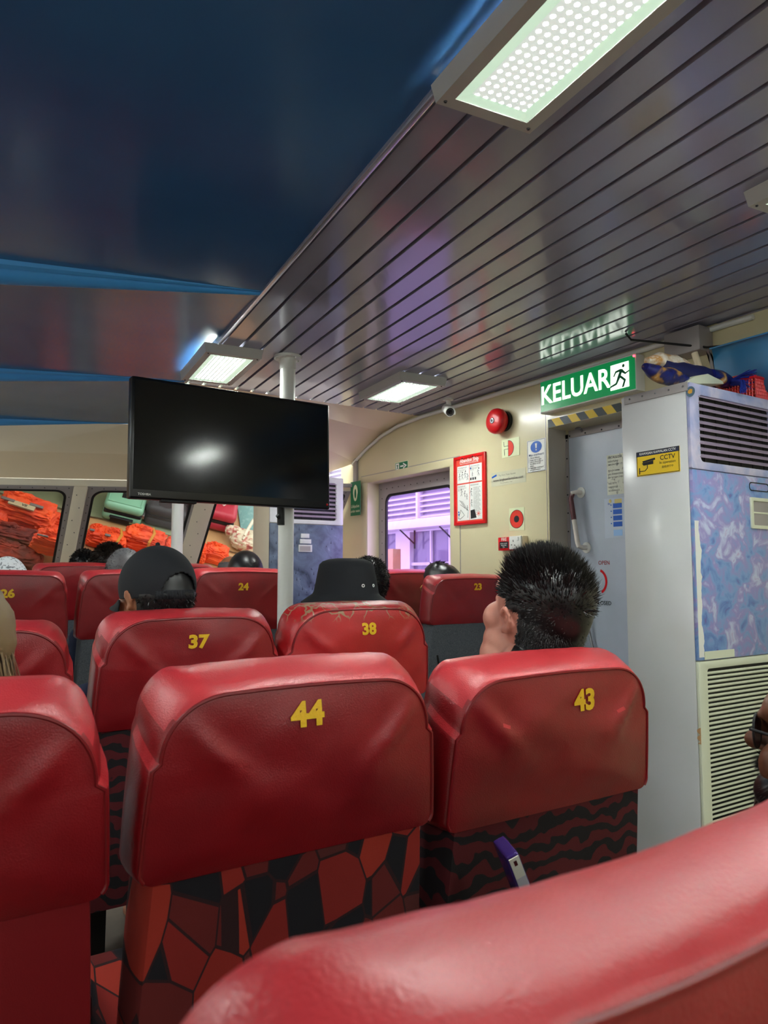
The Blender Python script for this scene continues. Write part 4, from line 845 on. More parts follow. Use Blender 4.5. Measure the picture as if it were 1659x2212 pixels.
s.objs('screw', M['darkmetal'], dr, smooth=True)
hp0, hp1 = onX(1256, 1064, LX), onX(1268, 1183, LX)
hb = MB().tube([hp0, hp0+V((-.03, 0, 0)), hp0+V((-.048, .012, -.004)), hp0+V((-.05, .022, -.03)), hp1+V((-.05, .014, .03)), hp1+V((-.048, .008, .006)), hp1+V((-.03, 0, 0)), hp1], .0115, 12)
hb.obj('door_handle', mat('chipped_white_over_maroon', (216, 208, 200), .45, rgb2=(70, 30, 34), nscale=9, lo=.56, hi=.6), dr, smooth=True)
MB().tube([hp0+V((-.046, .012, -.004)), hp0+V((-.0505, .022, -.03)), lerp(hp0, hp1, .5)+V((-.0505, .018, 0))], .0122, 12).obj('maroon_grip', mat('bare_maroon_paint', (84, 36, 42), .4), dr, smooth=True)
fl = MB(); fl.tube([hp0+V((-.006, 0, 0)), hp0], .026, 24); fl.tube([hp1+V((-.006, 0, 0)), hp1], .026, 24); fl.objs('handle_rosette', M['white'], dr, smooth=True)
ho = onX(1258, 933, LX); MB().tube([ho+V((-.03, 0, .012)), ho+V((-.01, 0, .012)), ho+V((0, 0, 0))], .006, 8).sph(ho+V((-.03, 0, .014)), (.012, .018, .006), 12, 6).obj('top_latch', M['metal'], dr, smooth=True)
lo_ = onX(1305, 1216, LX); dl = MB().text('OPEN', .026, lo_+NX*.001, LW, UP, bold=.01)
dl.obj('open_lettering', mat('dark_red_ink', (150, 20, 30), .5), dr, wn=False)
lc = onX(1307, 1303, LX); MB().text('CLOSED', .026, lc+NX*.001+V((0, .01, 0)), LW, UP, bold=.01).obj('closed_lettering', M['ink'], dr, wn=False)
ca = onX(1292, 1256, LX); arc = [(cos(a_), sin(a_)) for a_ in [lerp(-1.15, 1.25, q/20) for q in range(21)]]
am = MB(); am.add([ca+NX*.001+V((0, -c_*.055, s__*.06)) for c_, s__ in arc]+[ca+NX*.001+V((0, -c_*.043, s__*.048)) for c_, s__ in arc], [(i, i+1, 21+i+1, 21+i) for i in range(20)]); am.obj('red_arc', M['red_p'], dr, wn=False)
lv0 = onX(1278, 1360, LX); lv1 = onX(1287, 1400, LX); MB().tube([lv0+NX*.02+V((0, .01, .06)), lv0+NX*.02, lv1+NX*.02], .006, 8).obj('lever', M['metal'], dr, smooth=True)
# notices on the door
n0 = onX(1313, 1070, LX); n1 = onX(1313, 984, LX)
nt_ = plate('door_notice', n0+NX*.0005, LW, UP, .115, n1.z-n0.z, mat('silvery_notice', (214, 216, 200), .4, rgb2=(150, 152, 146), nscale=60, lo=.55, hi=.7), 'worn silvery emergency exit notice on the pale door, cut off by the cabinet', 'notice')
tx = MB(); hh = n1.z-n0.z
for f_, tt, sz in ((.93, 'HATAULOSK', .0165), (.83, 'NÖDUTGÅNG', .0105), (.75, 'EMERGENCY EXIT', .0095), (.60, 'PIDA OVI KIINNI', .0105), (.51, 'HÅLL DÖRREN STÄNGD', .0095), (.43, 'KEEP THE DOOR CLOSED', .0085), (.28, 'HÄLYTETTY', .0105), (.19, 'HAZARDOUS', .0105), (.10, 'NO ENTRANCE', .0105)):
    tx.text(tt, sz, n0+NX*.0025+V((0, -.008, hh*f_)), LW, UP, 'LEFT', .01, sx=.85)
tx.obj('lettering', M['ink'], nt_, wn=False)
m0 = onX(1308, 1163, LX); m1 = onX(1308, 1078, LX); hh = m1.z-m0.z
nt_ = plate('door_leaflet', m0+NX*.0005, LW, UP, .115, hh, mat('clear_sleeve_paper', (196, 206, 222), .15), 'blue and white leaflet in a clear sleeve on the pale door', 'notice')
k = MB()
for q in range(4): k.box((LX-.003, m0.y-.10, m0.z+hh*(.28+.155*q)), (LX-.0022, m0.y-.05, m0.z+hh*(.40+.155*q))); k.box((LX-.003, m0.y-.042, m0.z+hh*(.35+.155*q)), (LX-.0022, m0.y-.036, m0.z+hh*(.38+.155*q)))
k.text('EN', .010, m0+NX*.003+V((0, -.028, hh*.86)), LW, UP, bold=.02); k.obj('blue_blocks', M['blueink'], nt_, wn=False)
k = MB().box((LX-.003, m0.y-.10, m0.z+hh*.05), (LX-.0022, m0.y-.05, m0.z+hh*.2)); k.obj('pale_block', mat('pale_blue', (150, 190, 235), .5), nt_)
k = MB().box((LX-.003, m0.y-.10, m0.z+hh*.86), (LX-.0022, m0.y-.06, m0.z+hh*.97)); k.sph((LX-.003, m0.y-.035, m0.z+hh*.93), (.001, .008, .009), 12, 6); k.obj('portrait_blocks', mat('buff_ink', (205, 190, 120), .5), nt_)
# jamb lining of the door opening and hazard stripes
struct(MB().box((XW-.0, DY1-.001, -.1), (XW+T-.02, DY1+.003, DZ)).obj('trim_21', mat('beige_jamb', (176, 168, 156), .45)))
hz = MB(); hk = MB(); z0_, z1_ = EYE+.713, EYE+.752; y_ = DY1-.0; kk = 0
while y_ > DY0:
    y2 = y_-.052; sl_ = .03
    (hz if kk % 2 else hk).prism([(XW-.0015, y_+(.0 if kk == 0 else sl_), z1_), (XW-.0015, y2+sl_, z1_), (XW-.0015, y2, z0_), (XW-.0015, y_, z0_)], (.001, 0, 0)); y_ = y2; kk += 1
ho_ = hk.obj('hazard_tape', mat('charcoal_tape', (52, 60, 60), .5), None, origin=(XW-.001, 2.3, EYE+.73)); tag(ho_, 'black and yellow striped tape over the door opening, under the exit sign', 'tape'); hz.objs('yellow_stripe', mat('yellow_tape', (226, 190, 30), .5), ho_)
# lit exit sign
kb = V((XW-.055, 2.557, EYE+.775)); kw, kh = .565, .158
es = thing('exit_sign', (XW-.03, 2.28, EYE+.775), 'large lit green exit sign reading KELUAR above the door', 'exit sign')
MB().box((XW-.055, kb.y-kw, kb.z), (XW, kb.y, kb.z+kh)).obj('casing', M['white'], es, bev=.003)
MB().box((XW-.0565, kb.y-kw+.006, kb.z+.006), (XW-.0552, kb.y-.006, kb.z+kh-.006)).obj('face', mat('lit_green_face', (0, 118, 66), .3, emit=(0, 120, 62), es=.35), es)
M['litwhite'] = mat('lit_white_lettering', (245, 250, 235), .4, emit=(235, 250, 225), es=1.3)
def kk_(u, v): return V((XW-.0585, kb.y-kw*u, kb.z+kh*v))
k = MB().text('KELUAR', .126, kk_(.385, .50), LW, UP, bold=.015, sx=.92); 
def mv(pts): return [kk_(.755+.19*a_, .12+.72*b_) for a_, b_ in pts]
k.obj('lettering', M['litwhite'], es, wn=False)
MB().prism(mv([(.08, .98), (.92, .98), (.92, .12), (.05, .03), (.05, .2), (.35, .5)])[:0] or mv([(.06, 1), (.95, 1), (.95, .03), (.03, .03)]), NX*.0003).obj('doorway_symbol', M['litwhite'], es)
rn = MB(); g2 = M['green']
rn.add([p_+NX*.0012 for p_ in mv([(.70+.065*cos(q*pi/8), .87+.07*sin(q*pi/8)) for q in range(16)])], [tuple(range(16))])
for pl in ([(.55, .78), (.68, .74), (.52, .42), (.38, .46)], [(.55, .78), (.30, .74), (.18, .55), (.24, .53), (.34, .66), (.52, .68)], [(.66, .74), (.80, .60), (.98, .66), (.98, .60), (.78, .52), (.62, .62)],
           [(.40, .48), (.30, .28), (.02, .20), (.02, .13), (.36, .20), (.52, .42)], [(.50, .46), (.70, .30), (.60, .06), (.70, .05), (.82, .32), (.58, .52)]): rn.add([p_+NX*.0012 for p_ in mv(pl)], [tuple(range(len(pl)))])
rn.obj('running_figure', g2, es, wn=False)
MB().sph(kk_(.985, .93), .005, 8, 6).obj('indicator_light', mat('red_led', (255, 40, 60), .4, emit=(255, 60, 80), es=3), es, smooth=True)
# fire bell
bp_ = onX(1087, 912, XW); bl = thing('fire_bell', (XW, bp_.y, bp_.z), 'round red fire bell high on the cream wall', 'alarm bell')
MB().tube([(XW, bp_.y-.02, bp_.z), (XW-.02, bp_.y-.02, bp_.z)], .052, 32).obj('base', M['black'], bl, smooth=True)
pr = [(.0, .058), (.012, .066), (.03, .068), (.045, .064), (.055, .052), (.058, .03), (.059, .0005)]
MB().tube([(XW-.018-a_, bp_.y, bp_.z) for a_, _ in pr], [r_ for _, r_ in pr], 40).obj('gong', M['red_p'], bl, smooth=True)
MB().tube([(XW-.076, bp_.y, bp_.z), (XW-.0785, bp_.y, bp_.z)], .016, 24).obj('centre_badge', M['darkmetal'], bl, smooth=True); MB().ring([(XW-.079, bp_.y+.013*cos(q*pi/12), bp_.z+.013*sin(q*pi/12)) for q in range(24)], [(XW-.079, bp_.y+.008*cos(q*pi/12), bp_.z+.008*sin(q*pi/12)) for q in range(24)], (-.0005, 0, 0)).obj('badge_ring', M['metal'], bl)
# stickers and notices on the wall
def on_wall(px0, py0, px1, py1, xw=XW):  # lower corner nearest the bow, width, height
    a = onX(px0, py0, xw); b2 = onX(px1, py1, xw); return V((xw-.0005, a.y, min(a.z, b2.z))), abs(a.y-b2.y), abs(a.z-b2.z)
c, w_, h_ = on_wall(1085, 990, 1122, 943); P_ = lambda u, v, d=.002: c+V((-d, -w_*u, h_*v))
s1 = plate('bell_sticker', c, LW, UP, w_, h_, M['cream_sign'], 'pale sticker with a red half disc under the fire bell', 'sticker'); c = c.copy()
MB().prism([P_(.38, .06)] + [P_(.38+.3*cos(q), .48+.42*sin(q)) for q in [lerp(-pi/2, pi/2, z/16) for z in range(17)]], NX*.0004).obj('half_disc', M['redink'], s1)
k = MB(); k.tube([P_(.38+.31*cos(q), .48+.43*sin(q), .0022) for q in [lerp(-pi/2, pi/2, z/16) for z in range(17)]], .0012, 5); k.tube([P_(.38, .9), P_(.38, .05)], .0012, 5); k.tube([P_(.12, .88), P_(.14, .62), P_(.38, .62)], .0012, 5); k.tube([P_(.38, .45), P_(.14, .45), P_(.16, .12)], .0012, 5); k.obj('outline', M['ink'], s1, smooth=True)
c, w_, h_ = on_wall(1101, 1147, 1133, 1095); P_ = lambda u, v, d=.002, c=c, w_=w_, h_=h_: c+V((-d, -w_*u, h_*v))
s1 = plate('alarm_sticker', c, LW, UP, w_, h_, M['cream_sign'], 'pale sticker with a red ring and black dot above the fire switch', 'sticker')
MB().prism([P_(.5+.44*cos(q*pi/16), .5+.40*sin(q*pi/16)) for q in range(32)], NX*.0004).obj('red_disc', M['redink'], s1)
MB().prism([P_(.5+.17*cos(q*pi/16), .5+.15*sin(q*pi/16), .0026) for q in range(32)], NX*.0004).obj('black_dot', M['ink'], s1); MB().tube([P_(.5+.44*cos(q*pi/16), .5+.40*sin(q*pi/16), .0024) for q in range(33)], .001, 5).obj('outline', M['ink'], s1)
c, w_, h_ = on_wall(1140, 1022, 1179, 945); P_ = lambda u, v, d=.002, c=c, w_=w_, h_=h_: c+V((-d, -w_*u, h_*v))
s1 = plate('overboard_notice', c, LW, UP, w_, h_, M['paper'], 'white notice with a blue exclamation disc reading Man overboard', 'notice')
MB().prism([P_(.5+.30*cos(q*pi/16), .77+.18*sin(q*pi/16)) for q in range(32)], NX*.0004).obj('blue_disc', M['blueink'], s1)
k = MB().prism([P_(.45, .88, .0026), P_(.55, .88, .0026), P_(.53, .73, .0026), P_(.47, .73, .0026)], NX*.0003); k.sph(P_(.5, .68, .0026), (.0008, .0045, .0045), 12, 6); k.obj('exclamation_mark', M['whiteink'], s1)
k = MB().text('Man overboard', .0165, P_(.5, .53), LW, UP, bold=.01); k.ring([P_(.03, .01), P_(.97, .01), P_(.97, .985), P_(.03, .985)], [P_(.045, .02), P_(.955, .02), P_(.955, .975), P_(.045, .975)], NX*.0002); k.obj('title_lettering', mat('navy_text', (50, 60, 110), .5), s1, wn=False)
k = MB()
for q, tt in enumerate(('1. Throw lifebuoy', '2. Keep man in sight', '3. Inform the bridge or', '   the officer of the', '   watch', '4. State man overboard', '   and give location')): k.text(tt, .0108, P_(.08, .44-.062*q), LW, UP, 'LEFT', .01)
k.obj('lettering', M['ink'], s1, wn=False)
c, w_, h_ = on_wall(1062, 1052, 1136, 1010); P_ = lambda u, v, d=.002, c=c, w_=w_, h_=h_: c+V((-d, -w_*u, h_*v))
s1 = plate('ticket_sticker', c, LW, UP, w_, h_, mat('clear_sticker', (206, 204, 180), .2), 'faded clear sticker with a ferry web address right of the red poster', 'sticker', .0008)
k = MB().text('www.langkawiferryline.com', .0215, P_(.5, .42), LW, UP, bold=.005, sx=.95); k.text('Top Ferry Ticket Reseller', .0125, P_(.48, .73), LW, UP); k.text('Ferry and Speedboat Tickets', .008, P_(.45, .18), LW, UP); k.obj('lettering', mat('faded_ink', (110, 104, 96), .6), s1, wn=False)
MB().prism([P_(.02, .72), P_(.16, .86), P_(.17, .74), P_(.03, .6)], NX*.0003).obj('blue_tag', M['blueink'], s1)
c, w_, h_ = on_wall(854, 1020, 882, 994); P_ = lambda u, v, d=.002, c=c, w_=w_, h_=h_: c+V((-d, -w_*u, h_*v))
s1 = plate('arrow_sign', c, LW, UP, w_, h_, mat('glow_rim', (214, 232, 196), .4), 'small green exit arrow sign above the violet window', 'sign')
MB().prism([P_(.03, .06), P_(.97, .06), P_(.97, .94), P_(.03, .94)], NX*.0005).obj('face', M['green'], s1)
k = MB().prism([P_(.42, .42, .003), P_(.68, .42, .003), P_(.68, .58, .003), P_(.42, .58, .003)], NX*.0004)
k.prism([P_(.64, .84, .003), P_(.92, .5, .003), P_(.64, .16, .003), P_(.64, .3, .003), P_(.78, .5, .003), P_(.64, .7, .003)], NX*.0004); k.prism([P_(.07, .12, .003), P_(.33, .12, .003), P_(.33, .88, .003), P_(.07, .88, .003)], NX*.0004); k.obj('arrow', M['whiteink'], s1)
k = MB().prism([P_(.12, .2, .0036), P_(.2, .5, .0036), P_(.12, .7, .0036), P_(.28, .7, .0036), P_(.24, .45, .0036), P_(.3, .2, .0036), P_(.2, .36, .0036)], NX*.0003); k.obj('running_figure', M['green'], s1)
# life jacket sign in the corner
c = onX(768, 1092, XW); w_, h_ = .13, .135; c = V((XW-.03, 4.41, EYE+.40)); P_ = lambda u, v, d=.003, c=c, w_=w_, h_=h_: c+V((-d, -w_*u, h_*v))
s1 = plate('lifejacket_sign', c, LW, UP, w_, h_+.10, M['green'], 'green life jacket sign in the corner left of the violet window', 'sign', .002)
P_ = lambda u, v, d=.003, c=c, w_=w_, h_=h_+.10: c+V((-d, -w_*u, h_*v))
ov = [P_(.5+.24*cos(q*pi/12)*(1 if sin(q*pi/12) > -.2 else .9), .66+.24*sin(q*pi/12)) for q in range(24)]; iv = [P_(.5+.10*cos(q*pi/12), .64+.14*sin(q*pi/12)) for q in range(24)]
k = MB().ring(ov, iv, NX*.0003); k.text('Lifejacket', .028, P_(.5, .27), LW, UP, bold=.01); k.text('under seats', .026, P_(.5, .13), LW, UP, bold=.01); k.obj('symbol', M['cream_sign'], s1, wn=False)
# abandon ship poster
c, w_, h_ = on_wall(985, 1133, 1056, 978); c.z = EYE+.272; h_ = .388; w_ = .27; P_ = lambda u, v, d=.012, c=c, w_=w_, h_=h_: c+V((-d, -w_*u, h_*v))
po = thing('framed_poster', c+V((0, -w_/2, 0)), 'red framed Abandon Ship poster right of the violet window', 'poster')
MB().prism([P_(.02, .02, .001), P_(.98, .02, .001), P_(.98, .98, .001), P_(.02, .98, .001)], NX*.009).obj('print', mat('red_print', (222, 70, 52), .45), po)
MB().ring([P_(0, 0, .0), P_(1, 0, .0), P_(1, 1, .0), P_(0, 1, .0)], [P_(.07, .045, 0), P_(.93, .045, 0), P_(.93, .955, 0), P_(.07, .955, 0)], NX*.016).obj('frame', mat('red_frame', (214, 22, 26), .25), po, bev=.003)
k = MB(); 
for u0, u1, v0, v1 in ((.11, .495, .605, .855), (.51, .89, .605, .855), (.11, .495, .065, .585), (.51, .89, .065, .585)): k.prism([P_(u0, v0, .0105), P_(u1, v0, .0105), P_(u1, v1, .0105), P_(u0, v1, .0105)], NX*.0003)
k.objs('white_panel', M['paper'], po)
k = MB().text('Abandon Ship', .029, P_(.5, .925, .0112), LW, UP, bold=.02); k.text('Note correct procedure in Abandon Ship', .0095, P_(.5, .885, .0112), LW, UP, bold=.01); k.obj('title', M['whiteink'], po, wn=False)
k = MB(); rng = random.Random(9)
for (u0, u1, v0, v1, nt2) in ((.13, .475, .62, .84, '1 On hearing the alarm'), (.53, .87, .62, .84, '2 Go to muster station'), (.13, .475, .08, .57, '3 Boarding the raft'), (.53, .87, .08, .57, '4 Entering the water')):
    k.text(nt2, .0085, P_(u0, v1-.012, .0114), LW, UP, 'LEFT', .01)
    if nt2[0] == '4' :
        for q in range(22): k.text(('keep together in groups', 'do not swim away', 'hold lifejacket down', 'cover nose and mouth')[q % 4], .0062, P_(u0+.10, v1-.05-.016*q, .0114), LW, UP, 'LEFT')
    else:
        for q in range(3): k.text(('collect lifejacket and clothing', 'walk to station quietly', 'await orders')[q], .0062, P_(u0, v1-.038-.016*q, .0114), LW, UP, 'LEFT')
def man(u, v, s_, tilt=0):
    k.sph(P_(u, v+s_*.85, .0112), (.0005, s_*.035, s_*.035), 8, 5)
    for a_, b_, c_, d_ in ((0, .75, 0, .35), (0, .35, -.15, 0), (0, .35, .15, 0), (0, .65, -.2, .4), (0, .65, .22, .5)): k.tube([P_(u+a_*s_*1.4+tilt*b_*s_, v+b_*s_, .0112), P_(u+c_*s_*1.4+tilt*d_*s_, v+d_*s_, .0112)], .0009, 4)
for u, v, s_ in ((.19, .65, .11), (.28, .66, .12), (.38, .67, .12), (.44, .64, .1), (.80, .68, .12), (.60, .68, .07), (.24, .42, .11), (.36, .40, .10), (.42, .36, .09), (.43, .2, .08), (.57, .40, .12), (.57, .25, .11)): man(u, v, s_, rng.uniform(-.3, .3))
for q in range(7): k.tube([P_(.17+.03*q, .36-.02*q, .0112), P_(.30+.025*q, .33-.02*q, .0112)], .0009, 4)
k.tube([P_(.14, .10, .0112), P_(.22, .22, .0112), P_(.34, .14, .0112), P_(.2, .09, .0112), P_(.14, .10, .0112)], .0016, 4); k.tube([P_(.2, .3, .0112), P_(.46, .2, .0112), P_(.44, .1, .0112)], .0012, 4)
k.prism([P_(.53, .20, .0112), P_(.66, .21, .0112), P_(.72, .09, .0112), P_(.54, .08, .0112)], NX*.0003)
for u in (.63, .70, .77): k.prism([P_(u-.1, .625+.005, .0112), P_(u-.055, .63, .0112), P_(u-.055, .665, .0112), P_(u-.1, .665, .0112)], NX*.0003)
k.obj('drawings', M['ink'], po, wn=False)
k = MB()
for u, v in ((.545, .80), (.15, .19), (.15, .155)): k.sph(P_(u, v, .0112), (.0006, .006, .006), 10, 5)
k.objs('blue_dot', M['blueink'], po)
k = MB()
for q in range(7): k.tube([P_(.78, .145, .0112), P_(.78+.07*cos(q*.9), .145+.04*sin(q*.9), .0112)], .0014, 4)
k.obj('red_burst', M['redink'], po)
k = MB(); k.sph(P_(.30, .965, .016), .004, 8, 5); k.sph(P_(.63, .965, .016), .004, 8, 5); k.objs('screw', M['ink'], po, smooth=True)
# fire switch and socket
c, w_, h_ = on_wall(1087, 1190, 1113, 1160); fs = thing('fire_alarm_button', c, 'red FIRE break glass box on the cream wall', 'fire alarm')
MB().box((XW-.035, c.y-w_, c.z), (XW, c.y, c.z+h_)).obj('box', M['red_p'], fs, bev=.003)
MB().box((XW-.0365, c.y-w_+.014, c.z+.012), (XW-.0345, c.y-.014, c.z+h_*.66)).obj('glass', M['ink'], fs)
k = MB().text('FIRE', .022, V((XW-.036, c.y-w_/2, c.z+h_*.82)), LW, UP, bold=.02); k.text('BREAK GLASS', .008, V((XW-.0372, c.y-w_/2, c.z+h_*.52)), LW, UP); k.text('PRESS HERE', .008, V((XW-.0372, c.y-w_/2, c.z+h_*.38)), LW, UP); k.text('O>', .012, V((XW-.0372, c.y-w_/2, c.z+h_*.24)), LW, UP); k.obj('lettering', M['whiteink'], fs, wn=False)
y1_ = c.y-w_-.002; so = thing('power_socket', (XW, y1_-.045, c.z), 'white switched wall socket right beside the red FIRE box', 'socket')
MB().box((XW-.035, y1_-.09, c.z+.004), (XW, y1_, c.z+h_+.002)).obj('back_box', M['creamroof'], so, bev=.003); MB().box((XW-.046, y1_-.086, c.z+.004), (XW-.035, y1_-.001, c.z+h_+.002)).obj('face_plate', M['white'], so, bev=.003)
k = MB(); zc = c.z+h_*.5
for dy, dz, a_, b_ in ((.032, .012, .002, .005), (.02, -.008, .004, .002), (.042, -.01, .004, .002)): k.box((XW-.0468, y1_-dy-a_, zc+dz-b_), (XW-.0458, y1_-dy+a_, zc+dz+b_))
k.objs('pin_hole', M['ink'], so); MB().box((XW-.05, y1_-.07, zc+.012), (XW-.046, y1_-.058, zc+.03)).obj('switch', M['white'], so, bev=.001)
# conduit along the wall head and the bullet camera
k = MB(); zz = ZC-.018
pts = [(XW-.012, 1.50, zz), (XW-.012, 3.60, zz), (XW-.012, 3.85, zz-.012), (XW-.012, 4.05, EYE+.905), (XW-.012, 4.25, EYE+.84), (XW-.012, 4.42, EYE+.765)]
k.tube(pts, .011, 10); tag(k.obj('cable_conduit', M['white'], None, smooth=True, origin=(XW-.012, 2.5, zz)), 'white cable conduit running along the wall just under the ceiling', 'conduit')
cp_ = onX(968, 868, XW-.12); cz = ZC; cy = cp_.y
cv = thing('security_camera', (XW-.12, cy, ZC), 'small white bullet security camera under the ceiling near the wall', 'security camera')
MB().tube([(XW-.12, cy, ZC-.008), (XW-.12, cy, ZC)], .03, 24).obj('base', M['white'], cv, smooth=True); MB().tube([(XW-.12, cy, ZC-.01), (XW-.12, cy-.01, ZC-.045)], [.014, .012], 14).obj('arm', M['white'], cv, smooth=True)
d_ = V((-.35, -.8, -.38)).normalized(); p0 = V((XW-.12, cy+.015, ZC-.055)); MB().tube([p0, p0+d_*.085], .0265, 24).obj('body', M['white'], cv, smooth=True)
p1 = p0+d_*.085; MB().tube([p1, p1+d_*.002], .022, 24).obj('lens_ring', M['black'], cv, smooth=True); MB().sph(p1+d_*.002, .009, 14, 8).obj('lens', M['screen'], cv, smooth=True)
k = MB(); sd = d_.cross(V((0, 0, 1))).normalized(); u2 = sd.cross(d_)
for q in range(12): k.sph(p1+d_*.003+sd*.016*cos(q*pi/6)+u2*.016*sin(q*pi/6), .0018, 6, 4)
k.objs('infrared_light', M['metal'], cv, smooth=True)
hv = MB(); n_ = 12
vs = []
for q in range(n_+1):
    an = lerp(-.15*pi, 1.15*pi, q/n_)
    for e_ in (-.0, .098): vs.append(p0+d_*e_+sd*.0285*cos(an)+u2*.0285*sin(an))
hv.add(vs, [(2*q, 2*q+1, 2*q+3, 2*q+2) for q in range(n_)]); o = hv.obj('sun_shield', M['white'], cv, smooth=True, wn=False); md = o.modifiers.new('t', 'SOLIDIFY'); md.thickness = .0015
# ------------------------------------------------------------------ overhead rack, basket and bag by the right edge
rk = thing('luggage_rack', (XW-.1, .9, EYE+.60), 'blue overhead luggage rack above the tall air conditioner', 'luggage rack')
q0 = onX(1533, 757, 2.50); q1 = onX(1659, 716, 2.50); print('rack', q0, q1)
RX = 2.50; ry0, ry1 = q0.y, q0.y-1.6; rz = q0.z
prof = [(RX-.0, rz+.003), (RX+.012, rz+.008), (RX+.02, rz-.02), (RX+.03, rz-.10), (RX+.05, rz-.18), (RX+.10, rz-.21), (XW-.001, rz-.215)]
k = MB(); n_ = len(prof); k.add([(a_, ry0, b_) for a_, b_ in prof]+[(a_, ry1, b_) for a_, b_ in prof], [(i, i+1, n_+i+1, n_+i) for i in range(n_-1)])
o = k.obj('bin_panel', mat('sky_blue_glossy_panel', (70, 166, 228), .25), rk, smooth=True, wn=False); md = o.modifiers.new('t', 'SOLIDIFY'); md.thickness = .006
k = MB().prism([(a_, ry0+.004, b_) for a_, b_ in prof]+[(XW-.001, ry0+.004, rz-.1)], (0, .012, 0)); k.obj('end_cap', M['frame'], rk)
k = MB().box((XW-.09, ry0+.06, ZC-.11), (XW, ry0+.22, ZC-.01)); tag(k.obj('beam_bracket', M['frame'], None, bev=.006, origin=(XW-.05, ry0+.1, ZC-.1)), 'grey metal bracket box at the wall head above the blue rack', 'bracket')
k = MB(); k.tube([(XW-.22, ry0+.30, ZC-.003), (XW-.20, ry0+.29, ZC-.03), (XW-.06, ry0+.05, ZC-.10), (RX+.04, ry0-.12, rz+.0)], .0045, 8); tag(k.obj('support_stay', M['black'], None, smooth=True, origin=(XW-.2, ry0+.3, ZC-.02)), 'thin black stay running from the ceiling to the blue rack', 'stay')
k = MB().tube([(RX-.02, ry0+.05, rz-.0), (RX-.01, ry0+.03, rz-.09)], .012, 12); k.obj('bumper', M['creamroof'], rk, smooth=True)
bz = AZ
bx0, bx1, by0, by1 = 2.40, 2.60, 1.22, 1.52
b0 = onX(1608, 830, 2.40); print('basket', b0, onX(1659, 790, 2.40))
bk = thing('plastic_basket', (2.50, 1.44, AZ+.0), 'red plastic basket standing on top of the tall air conditioner', 'basket')
k = MB(); bx0, bx1, by0, by1, z0_, z1_ = 2.488, 2.608, AY0+.005, AY1-.01, AZ+.001, AZ+.075
def wallgrid(P0, P1, zz0, zz1, nx, nz):
    P0, P1 = V(P0), V(P1)
    for i in range(nx+1): p = lerp(P0, P1, i/nx); k.tube([V((p.x, p.y, zz0)), V((p.x, p.y, zz1))], .0022, 4)
    for j in range(nz+1): z = lerp(zz0, zz1, j/nz); k.tube([V((P0.x, P0.y, z)), V((P1.x, P1.y, z))], .0022 if j < nz else .006, 5)
wallgrid((bx0, by0, 0), (bx1, by0, 0), z0_, z1_, 16, 6); wallgrid((bx0, by0, 0), (bx0, by1, 0), z0_, z1_, 24, 6); wallgrid((bx1, by0, 0), (bx1, by1, 0), z0_, z1_, 24, 6); wallgrid((bx0, by1, 0), (bx1, by1, 0), z0_, z1_, 16, 6)
k.box((bx0, by0, z0_), (bx1, by1, z0_+.003)); k.obj('basket_body', M['red_p'], bk)
def soft(center, A, B, N_, w, h, t, seed=1, wob=.1, nu=28, nv=20, p=.55):
    """soft closed cushion spanning A (w) and B (h), t thick along N_"""
    A, B, N_ = V(A).normalized(), V(B).normalized(), V(N_).normalized(); mb = MB(); vs = []
    for i in range(nv+1):
        th = pi*i/nv
        for j in range(nu):
            ph = 2*pi*j/nu; sg = lambda v, e: math.copysign(abs(v)**e, v)
            x = sg(sin(th), p)*sg(cos(ph), p); y = sg(sin(th), p)*sg(sin(ph), p); z = sg(cos(th), .9)
            n_ = -abs(noise.noise(V((x*3+seed, y*3.5, z*4))))*wob*1.6 + noise.noise(V((x*9+seed, y*9, z*5)))*wob*.35 + noise.noise(V((x*2+seed*5, y*2, z*2)))*wob + noise.noise(V((x*5+seed*3, y*5, z*3)))*wob*.6
            vs.append(V(center)+A*(x*w/2*(1+n_))+B*(y*h/2*(1+n_))+N_*(z*t/2*(1+n_*1.8)))
    return mb.add(vs, [(i*nu+j, (i+1)*nu+j, (i+1)*nu+(j+1) % nu, i*nu+(j+1) % nu) for i in range(nv) for j in range(nu)])
o = soft((2.55, 1.52, AZ+.062), (1, 0, 0), (0, 1, 0), (0, 0, 1), .10, .16, .09, 4, .06).obj('folded_life_jacket', M['orange'], None, smooth=True, origin=(2.53, 1.52, AZ+.02)); tag(o, 'orange folded bundle lying in the red basket', 'life jacket')
# batik bag on top of the unit
bagm = mural('navy_gold_patterned_cloth', [(16, 18, 70), (24, 30, 110), (20, 22, 80), (190, 140, 60), (226, 220, 210)], 16, .6, .4)
goldm = mural('gold_white_patterned_cloth', [(226, 222, 214), (214, 205, 190), (176, 122, 40), (230, 226, 220)], 26, .3, .45)
bg = thing('patterned_bag', (2.2, 1.6, AZ+.03), 'navy, gold and white patterned cloth bag with blue tassels on the tall air conditioner', 'bag')
g0 = onX(1400, 785, 2.16); g1 = onX(1560, 815, 2.30); print('bag', g0, g1)
def roll(pts, rad, nm, m, n=18):
    mb = MB(); pts = [V(p) for p in pts]; P2 = []; R2 = []
    for i in range(len(pts)-1):
        for k_ in range(6): P2.append(lerp(pts[i], pts[i+1], k_/6)); R2.append(lerp(rad[i], rad[i+1], k_/6)*(1+.10*noise.noise(V((i*2+k_*.7, 3, 1)))))
    P2.append(pts[-1]); R2.append(rad[-1]); mb.tube(P2, R2, n)
    mb.v = [v+V((noise.noise(v*25), noise.noise(v*25+V((5, 0, 0))), noise.noise(v*25+V((9, 0, 0)))))*.006 for v in mb.v]
    return mb.obj(nm, m, bg, smooth=True)
pp = lambda x, y, Y=1.56: onY(x, y, Y)
